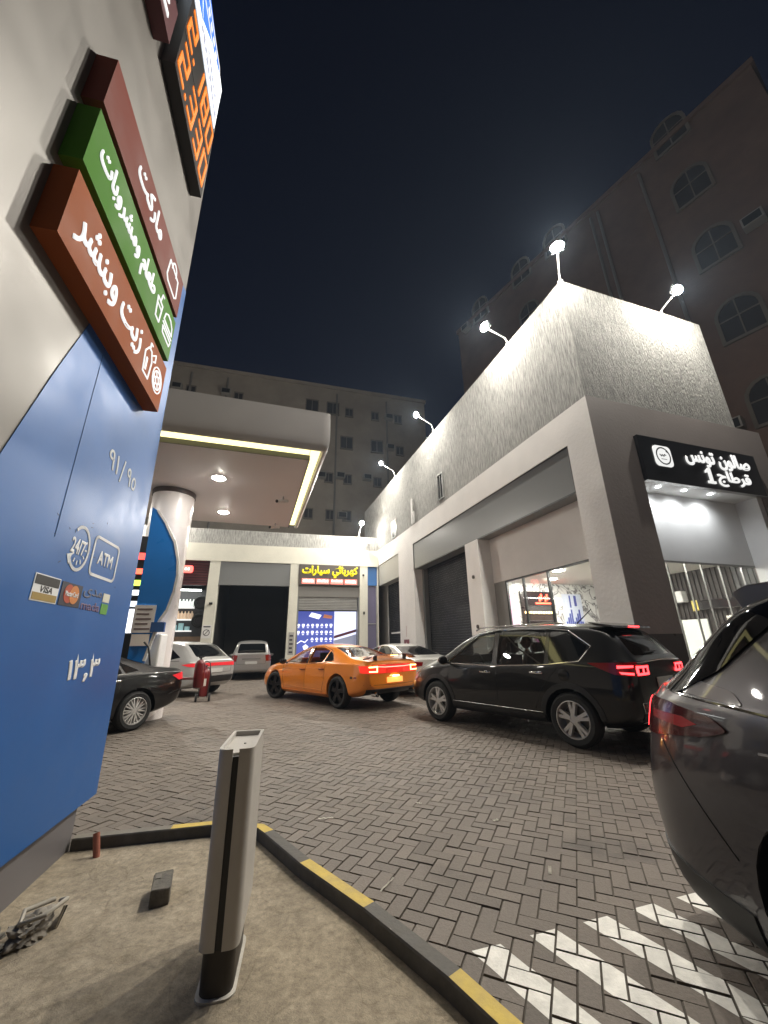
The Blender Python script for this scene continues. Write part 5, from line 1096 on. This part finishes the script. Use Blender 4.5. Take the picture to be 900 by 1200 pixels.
for sd in (-1, 1):
    gc.patch('side_window', round_poly([(1.10, 1.02), (.40, 1.47), (-.6, 1.53), (-1.0, 1.49), (-1.42, 1.20), (-1.55, 1.06), (-1.0, 1.03)], .05), 'side', glass_black, sd, .004)
    gc.patch('quarter_window', round_poly([(-1.66, 1.065), (-1.72, 1.12), (-1.98, 1.155), (-2.16, 1.145), (-2.28, 1.10)], .03), 'side', mat('quarter glass painted reflection', (.26, .25, .25), .08, coat=.5), sd, .004, step=.03)  # bright reflection on the dark quarter glass is put into its pale colour
    gc.line('window_trim', [(1.1, 1.0), (0, 1.0), (-1.0, 1.01), (-1.7, 1.055), (-2.3, 1.085)], 'side', .006, black_gloss, sd, .002)
    tl = gc.patch('tail_lamp', round_poly([(-1.74, .955), (-1.84, 1.0), (-2.15, 1.03), (-2.52, 1.03), (-2.54, .84), (-2.3, .845), (-1.88, .91)], .04), 'side', mat('deep red lens', (.05, .002, .003), .14, coat=.4), sd, .010, step=.03)
    gc.patch('lamp_glow', [(-2.475, 1.01), (-2.50, 1.01), (-2.515, .85), (-2.49, .85)], 'side', red_lit, sd, .015, parent=tl, step=.02); gc.patch('lamp_inner', [(-1.92, .955), (-2.02, .975), (-2.32, .97), (-2.32, .93), (-2.02, .925)], 'side', mat('dim red lens', (.10, .003, .004), .2, emit=.03, ecol=(1, .05, .05)), sd, .014, parent=tl, step=.03)
    gc.line('panel_gap', [(-2.22, .83), (-2.12, .74), (-1.96, .60), (-1.82, .47)], 'side', .0035, seam, sd)
    gc.patch('arch_trim', [(-1.345 + .47 * math.cos(R(a)), .355 + .47 * math.sin(R(a))) for a in range(-14, 195, 11)] + [(-1.345 + .412 * math.cos(R(a)), .355 + .412 * math.sin(R(a))) for a in range(194, -15, -11)], 'side', gry, sd, .006, step=.10)
    gc.patch('sill_cladding', [(.9, .24), (.9, .36), (-.9, .36), (-.9, .24)], 'side', black, sd, .010)
    gc.patch('valance', [(-1.80, .10), (-1.82, .29), (-2.1, .30), (-2.4, .33), (-2.50, .36), (-2.52, .23), (-2.3, .12)], 'side', black, sd, .008, step=.03)
    handle(gc, -.85, .92, gry, sd); handle(gc, .15, .90, gry, sd); mirror(gc, .98, 1.02, 1.08, gry, sd)
    gc.line('crease', [(-1.62, .90), (-1.2, .93), (0, .90), (1.0, .86)], 'side', .012, gry, sd, -.008)
    tl = gc.patch('tail_lamp', [(sd * .30, .99), (sd * .62, 1.0), (sd * .64, .84), (sd * .50, .86), (sd * .30, .92)], 'rear', mat('deep red lens'), 1, .010); gc.patch('lamp_glow', [(sd * .3, .965), (sd * .60, .965), (sd * .60, .945), (sd * .3, .945)], 'rear', red_lit, 1, .016, parent=tl, step=.03)
    gc.patch('pillar_fin', round_poly([(-1.50, 1.55), (-1.74, 1.555), (-1.98, 1.36), (-2.32, 1.09), (-2.08, 1.075), (-1.80, 1.20), (-1.56, 1.40)], .03), 'side', mat('dark hatch glass'), sd, .010, step=.025)
gc.patch('rear_window', round_poly([(-1.64, -.56), (-2.02, -.68), (-2.27, -.69), (-2.29, 0), (-2.27, .69), (-2.02, .68), (-1.64, .56)], .04), 'top', mat('dark hatch glass', (.003, .003, .004), .03, spec=.25), 1, .005, step=.06)
bm = NB(); prism(bm, [(-1.35, -.60, 1.600), (-1.76, -.60, 1.598), (-1.86, -.58, 1.572), (-1.80, -.60, 1.47), (-1.45, -.60, 1.48)], (0, 1.20, 0)); bmesh.ops.bevel(bm, geom=bm.edges[:], offset=.01, segments=2, affect='EDGES'); sp = obj('roof_spoiler', bm, gry, gc.t, smooth=40); bm = NB(); box(bm, -1.868, -1.85, -.15, .15, 1.574, 1.588); obj('brake_lamp', bm, red_lens, sp)
gc.patch('bumper_cladding', [(-.60, .40), (.60, .40), (.64, .56), (-.64, .56)], 'rear', black, 1, .010); plate_part(gc, 0, .78); gc.line('bumper_line', [(-.74, .70), (.74, .70)], 'rear', .004, seam)
gc.wheels('seven', alloy_dark)

# ---- black saloon half hidden by the totem
s_st = [(-2.46, .44, .68, .66, .78, .93, .74, .99, .64), (-2.38, .36, .83, .66, .87, .96, .82, 1.04, .70), (-2.10, .27, .88, .64, .915, .97, .86, 1.06, .70), (-1.75, .22, .88, .64, .92, .965, .87, 1.10, .69), (-1.2, .19, .88, .62, .92, .95, .87, 1.31, .58), (-.7, .19, .88, .60, .915, .94, .87, 1.43, .55), (-.1, .19, .87, .60, .91, .935, .865, 1.46, .55), (.4, .19, .87, .60, .91, .93, .865, 1.42, .55),
    (.85, .19, .87, .60, .91, .93, .86, 1.26, .58), (1.25, .19, .87, .60, .91, .92, .85, 1.05, .66), (1.45, .19, .87, .60, .915, .91, .84, .99, .70), (1.95, .21, .87, .60, .90, .86, .80, .92, .66), (2.3, .25, .82, .58, .84, .77, .72, .82, .58), (2.44, .30, .66, .5, .68, .64, .58, .70, .46)]
SWIN = (round_poly([(1.1, .965), (.45, 1.31), (.02, 1.375), (-.06, .955)], .04), round_poly([(-.14, .955), (-.06, 1.38), (-.55, 1.37), (-1.0, 1.23), (-1.08, .99)], .05), round_poly([(-1.14, .995), (-1.06, 1.20), (-1.42, 1.03)], .03))
hd_ = Vector((-.40, -.917, 0)).normalized(); lf = Vector((-hd_.y, hd_.x, 0)); rwp = Vector((-4.667, 7.984, 0))
cpos = rwp + hd_ * 1.415 - lf * .90
def simple_saloon(name, label, st, wb, wr, loc, hd, paint, win, rear_win, lamp_side, lamp_rear, style, rm, lit_=False):
    c = Car(name, label, st, wb, wr, loc, hd, paint, False, track=.785)
    rl = mat('half lit red lens', (.4, .01, .015), .15, emit=.22, ecol=(1, .05, .06)) if lit_ else red_lens
    for sd in (1, -1):
        for i, p in enumerate(win): c.patch('side_window' if i < 2 else 'quarter_window', p, 'side', glass_black, sd, .004)
        c.line('window_trim', [(win[0][0][0] + .06, win[0][0][1] - .02)] + [(win[0][0][0] * (1 - t) + (win[2][-1][0] - .06) * t, win[0][0][1] - .02 + .04 * t) for t in (.3, .6, 1)], 'side', .008, chrome, sd, .002)
        handle(c, .05, .84, chrome, sd); handle(c, -.92, .87, chrome, sd); mirror(c, .98, 1.0, 1.02, paint, sd)
        c.line('panel_gap', [(1.0, .92), (1.0, .6), (.92, .28), (-.08, .27), (-.10, .93)], 'side', .0035, seam, sd); c.line('panel_gap', [(-.08, .27), (-.85, .28), (-1.0, .6), (-1.12, .96)], 'side', .0035, seam, sd)
        if lamp_side: c.patch('tail_lamp', lamp_side, 'side', rl, sd, .008, step=.03)
        if lamp_rear: c.patch('tail_lamp', [(sd * a, b) for a, b in lamp_rear], 'rear', rl, 1, .008, step=.04)
    c.patch('rear_window', rear_win, 'rear', glass_black, 1, .004); plate_part(c, 0, .74); c.wheels(style, rm); c.line('bumper_line', [(-.8, .60), (0, .58), (.8, .60)], 'rear', .004, seam)
    c.line('boot_gap', [(-.66, 1.0), (-.62, .68), (.62, .68), (.66, 1.0)], 'rear', .0035, seam)
    return c
bs = simple_saloon('saloon_car', 'black saloon with silver wheel half hidden behind the price totem', s_st, 2.83, .335, cpos, hd_, blk, SWIN, round_poly([(-.62, 1.11), (-.48, 1.36), (.48, 1.36), (.62, 1.11)], .05), [(-2.12, .90), (-2.40, .95), (-2.42, .82), (-2.30, .80)], [(.42, .93), (.76, .95), (.77, .80), (.45, .83)], 'multi', alloy, True)
bs.line('bumper_crease', [(-2.30, .62), (-2.05, .55)], 'side', .008, blk, 1)

# ---- white fastback behind it, silver van, pale saloon
wht = mat('white car paint', (.52, .52, .51), .3, coat=.9); sil = mat('silver car paint', (.34, .335, .33), .32, .6, coat=.8)
hw = Vector((-.92, .39, 0)).normalized()
GW = (round_poly([(1.10, 1.02), (.40, 1.47), (.0, 1.53), (-.04, 1.01)], .04), round_poly([(-.12, 1.01), (-.08, 1.53), (-.7, 1.51), (-1.0, 1.42), (-1.0, 1.04)], .05), round_poly([(-1.06, 1.05), (-1.06, 1.39), (-1.6, 1.14)], .04))
wf = simple_saloon('fastback_car', 'white fastback car with a red light bar behind the black saloon', g_st, 2.69, .355, (-7.55, 14.25), hw, mat('pale grey car paint', (.40, .395, .385), .3, .2, coat=.9), GW, round_poly([(-.62, 1.15), (-.55, 1.52), (.55, 1.52), (.62, 1.15)], .05), [(-1.75, .93), (-2.24, .98), (-2.24, .86), (-2.0, .88)], [(0, .97), (.76, .98), (.78, .86), (0, .88)], 'seven', alloy, True)
wf.patch('bumper_cladding', [(-.74, .40), (.74, .40), (.76, .58), (-.76, .58)], 'rear', black, 1, .010)
v_st = [(-2.10, .40, .72, .70, .82, 1.02, .76, 1.10, .66), (-2.05, .34, .83, .70, .87, 1.05, .82, 1.30, .72), (-1.92, .30, .86, .70, .885, 1.06, .85, 1.62, .66), (-1.6, .26, .87, .68, .89, 1.05, .86, 1.70, .66), (-.8, .24, .87, .66, .89, 1.03, .86, 1.74, .67), (0, .24, .87, .64, .885, 1.0, .86, 1.72, .66), (.6, .24, .87, .64, .885, .99, .86, 1.62, .64), (1.1, .24, .87, .64, .885, .98, .85, 1.28, .68), (1.35, .24, .86, .64, .88, .96, .84, 1.10, .70), (1.8, .26, .84, .62, .86, .88, .78, 1.0, .62), (2.1, .32, .70, .58, .74, .76, .64, .82, .52)]
vh = Vector((-.31, .95, 0)).normalized(); vpos = Vector((-6.18, 18.95, 0)) + vh * 2.1
VW = (round_poly([(1.0, 1.03), (.5, 1.50), (.0, 1.60), (-.04, 1.02)], .04), round_poly([(-.12, 1.02), (-.10, 1.61), (-.9, 1.61), (-.92, 1.05)], .05), round_poly([(-1.0, 1.06), (-1.0, 1.60), (-1.6, 1.56), (-1.7, 1.10)], .05))
vn = simple_saloon('silver_van', 'small silver people carrier seen from behind in the open dark garage', v_st, 2.60, .31, vpos, vh, sil, VW, round_poly([(-.62, 1.16), (-.55, 1.56), (.55, 1.56), (.62, 1.16)], .06), [(-1.95, 1.05), (-2.08, 1.05), (-2.09, .80), (-2.0, .80)], [(.60, 1.06), (.76, 1.08), (.78, .80), (.64, .80)], 'seven', alloy)
vn.patch('bumper', [(-.78, .45), (.78, .45), (.80, .66), (-.80, .66)], 'rear', sil, 1, .03); vn.line('tailgate_trim', [(-.4, .90), (.4, .90)], 'rear', .012, chrome, 1, .005)
wh_h = Vector((-.45, .893, 0)).normalized(); wpos = Vector((1.42, 12.15, 0)) + wh_h * 2.46
ws_ = simple_saloon('saloon_car', 'white saloon seen between the orange car and the black crossover', s_st, 2.83, .335, wpos, wh_h, mat('pearl white paint', (.50, .49, .46), .3, .1, coat=.8), SWIN, round_poly([(-.62, 1.11), (-.48, 1.36), (.48, 1.36), (.62, 1.11)], .05), [(-2.12, .90), (-2.40, .95), (-2.42, .82), (-2.30, .80)], [(.42, .93), (.76, .95), (.77, .80), (.45, .83)], 'multi', alloy)

# ---- person on the far front seat of the crossover
def person(loc, rotz, label, skin=(.30, .17, .11), hair=(.012, .009, .008), cloth=(.20, .18, .17)):
    t = thing('person', label, 'person', loc, rotz)
    me = bpy.data.meshes.new('tmp'); J = [((0, 0, .05), (.13, .15)), ((0, 0, .28), (.11, .15)), ((0, 0, .44), (.09, .15)), ((0, 0, .52), (.05, .05)), ((.01, 0, .58), (.045, .045)), ((0, .19, .43), (.055, .055)), ((.10, .23, .22), (.042, .042)), ((.32, .16, .25), (.03, .03)), ((0, -.19, .43), (.055, .055)), ((.10, -.23, .22), (.042, .042)), ((.32, -.16, .25), (.03, .03)), ((.38, .10, .02), (.075, .075)), ((.38, -.10, .02), (.075, .075))]
    me.from_pydata([j[0] for j in J], [(0, 1), (1, 2), (2, 3), (3, 4), (2, 5), (5, 6), (6, 7), (2, 8), (8, 9), (9, 10), (0, 11), (0, 12)], []); o = bpy.data.objects.new('tmp', me); COL.objects.link(o); o.modifiers.new('k', 'SKIN')
    for v, j in zip(me.skin_vertices[0].data, J): v.radius = j[1]
    me.skin_vertices[0].data[0].use_root = True; m_ = o.modifiers.new('s', 'SUBSURF'); m_.levels = m_.render_levels = 2
    r_ = bpy.data.meshes.new_from_object(o.evaluated_get(bpy.context.evaluated_depsgraph_get())); bpy.data.objects.remove(o)
    bm = NB(); bm.from_mesh(r_); bpy.data.meshes.remove(r_)
    n0 = len(bm.verts); bmesh.ops.create_icosphere(bm, subdivisions=3, radius=1); bm.verts.ensure_lookup_table()
    for v in bm.verts[n0:]:
        p = v.co; q = Vector((.095 * p.x, .075 * p.y, .115 * p.z)); 
        if p.x > .6: q.x += .022 * max(0, 1 - (abs(p.y) / .22) ** 2) * (1 if -.35 < p.z < .15 else 0)
        if p.z < -.3: q.y *= .85
        v.co = q + Vector((.015, 0, .69))
    b_ = obj('body', bm, mat('shirt cloth', cloth, .85), t, smooth=60); b_.data.materials.append(mat('skin', skin, .5))
    for f in b_.data.polygons:
        if f.center.z > .53 or (f.center.x > .29 and f.center.z > .15): f.material_index = 1
    bm = NB(); bmesh.ops.create_icosphere(bm, subdivisions=3, radius=1); bmesh.ops.delete(bm, geom=[v for v in bm.verts if v.co.z < .0 + .55 * max(0, v.co.x) or v.co.x > .75], context='VERTS')
    for v in bm.verts: v.co = Vector((.108 * v.co.x + .005, .088 * v.co.y, .128 * v.co.z + .692))
    obj('hair', bm, mat('dark hair', hair, .7), t, smooth=60)
    bm = NB(); [lathe(bm, [(.0001, 0), (.012, -.003), (.012, -.006)], 8, 'X', (.106, y, .70)) for y in (-.03, .03)]; obj('eyes', bm, black, t)
    return t
pp_ = suv.t.matrix_basis @ Vector((.10, -.36, .70))
person(pp_, math.atan2(.8009, -.5988) + .5, 'person with dark hair sitting in the front of the black crossover')

# ---- fire extinguishers
def extinguisher_trolley(loc, rz):
    t = thing('fire_extinguisher', 'large red wheeled fire extinguisher standing behind the black saloon', 'extinguisher', loc, rz); red = mat('extinguisher red', (.15, .008, .010), .35, coat=.4)
    bm = NB(); lathe(bm, [(.02, .12), (.13, .15), (.15, .20), (.15, .80), (.12, .90), (.05, .95), (.04, 1.0)], 24); obj('cylinder', bm, red, t, smooth=40)
    bm = NB(); tube(bm, [(-.13, -.12, .12), (-.16, -.14, .8), (-.12, -.14, 1.12), (.0, -.14, 1.18), (.12, -.14, 1.12), (.16, -.14, .8), (.13, -.12, .12)], .016); obj('handle_frame', bm, black, t, smooth=50)
    for s_ in (-1, 1): bm = NB(); lathe(bm, [(.03, s_ * .2 - .03), (.12, s_ * .2 - .03), (.12, s_ * .2 + .03), (.03, s_ * .2 + .03)], 20, 'X', (0, -.08, .12)); obj('wheel', bm, rubber, t, smooth=40)
    bm = NB(); tube(bm, [(.03, .02, .98), (.12, .08, .95), (.18, .1, .7), (.16, .13, .4), (.1, .16, .3)], .018); obj('hose', bm, black, t, smooth=50)
    bm = NB(); [bm.faces.new([bm.verts.new(Vector((.1515 * math.sin(a), -.1515 * math.cos(a), z))) for a, z in ((a0, .45), (a0 + .2, .45), (a0 + .2, .66), (a0, .66))]) for a0 in (-.4, -.2, 0, .2)]; obj('paper_label', bm, mat('label paper', (.6, .55, .5), .6), t)
    bm = NB(); tube(bm, [(0, 0, .98), (.0, 0, 1.06)], .03); tube(bm, [(-.06, 0, 1.05), (.06, 0, 1.05)], .012); obj('valve', bm, chrome, t)
extinguisher_trolley((-5.18, 11.98, 0), R(20)); bpy.data.objects['fire_extinguisher'].scale = (.85, .85, .9)
t = thing('fire_extinguisher', 'small red fire extinguisher hung beside the canopy column', 'extinguisher', (-4.05, 9.05, .62), 0)
bm = NB(); lathe(bm, [(.10, .0), (.11, .02), (.11, .46), (.07, .54), (.03, .56)], 20); obj('cylinder', bm, mat('extinguisher red'), t, smooth=40); bm = NB(); tube(bm, [(-.05, 0, .6), (.08, -.02, .62)], .015); tube(bm, [(0, 0, .55), (0, 0, .62)], .02); obj('handle', bm, black, t)
obj('bracket', boxes([(-.5, .0, .02, .08, .15, .2), (-.03, .03, -.08, .08, -.02, 0)]), steel, t)

# ------------------------------------------------------------------ thin night haze round the lamps
bm = NB(); box(bm, -60, 60, -30, 70, -1.0, 40)
hz = bpy.data.materials.new('night haze'); hz.use_nodes = True; n = hz.node_tree; n.nodes.clear()
o_ = n.nodes.new('ShaderNodeOutputMaterial'); pv = n.nodes.new('ShaderNodeVolumePrincipled'); pv.inputs['Color'].default_value = (.62, .78, 1, 1); pv.inputs['Density'].default_value = .0007; pv.inputs['Anisotropy'].default_value = .35
n.links.new(pv.outputs[0], o_.inputs['Volume']); hzo = obj('haze', bm, hz); hzo['kind'] = 'stuff'
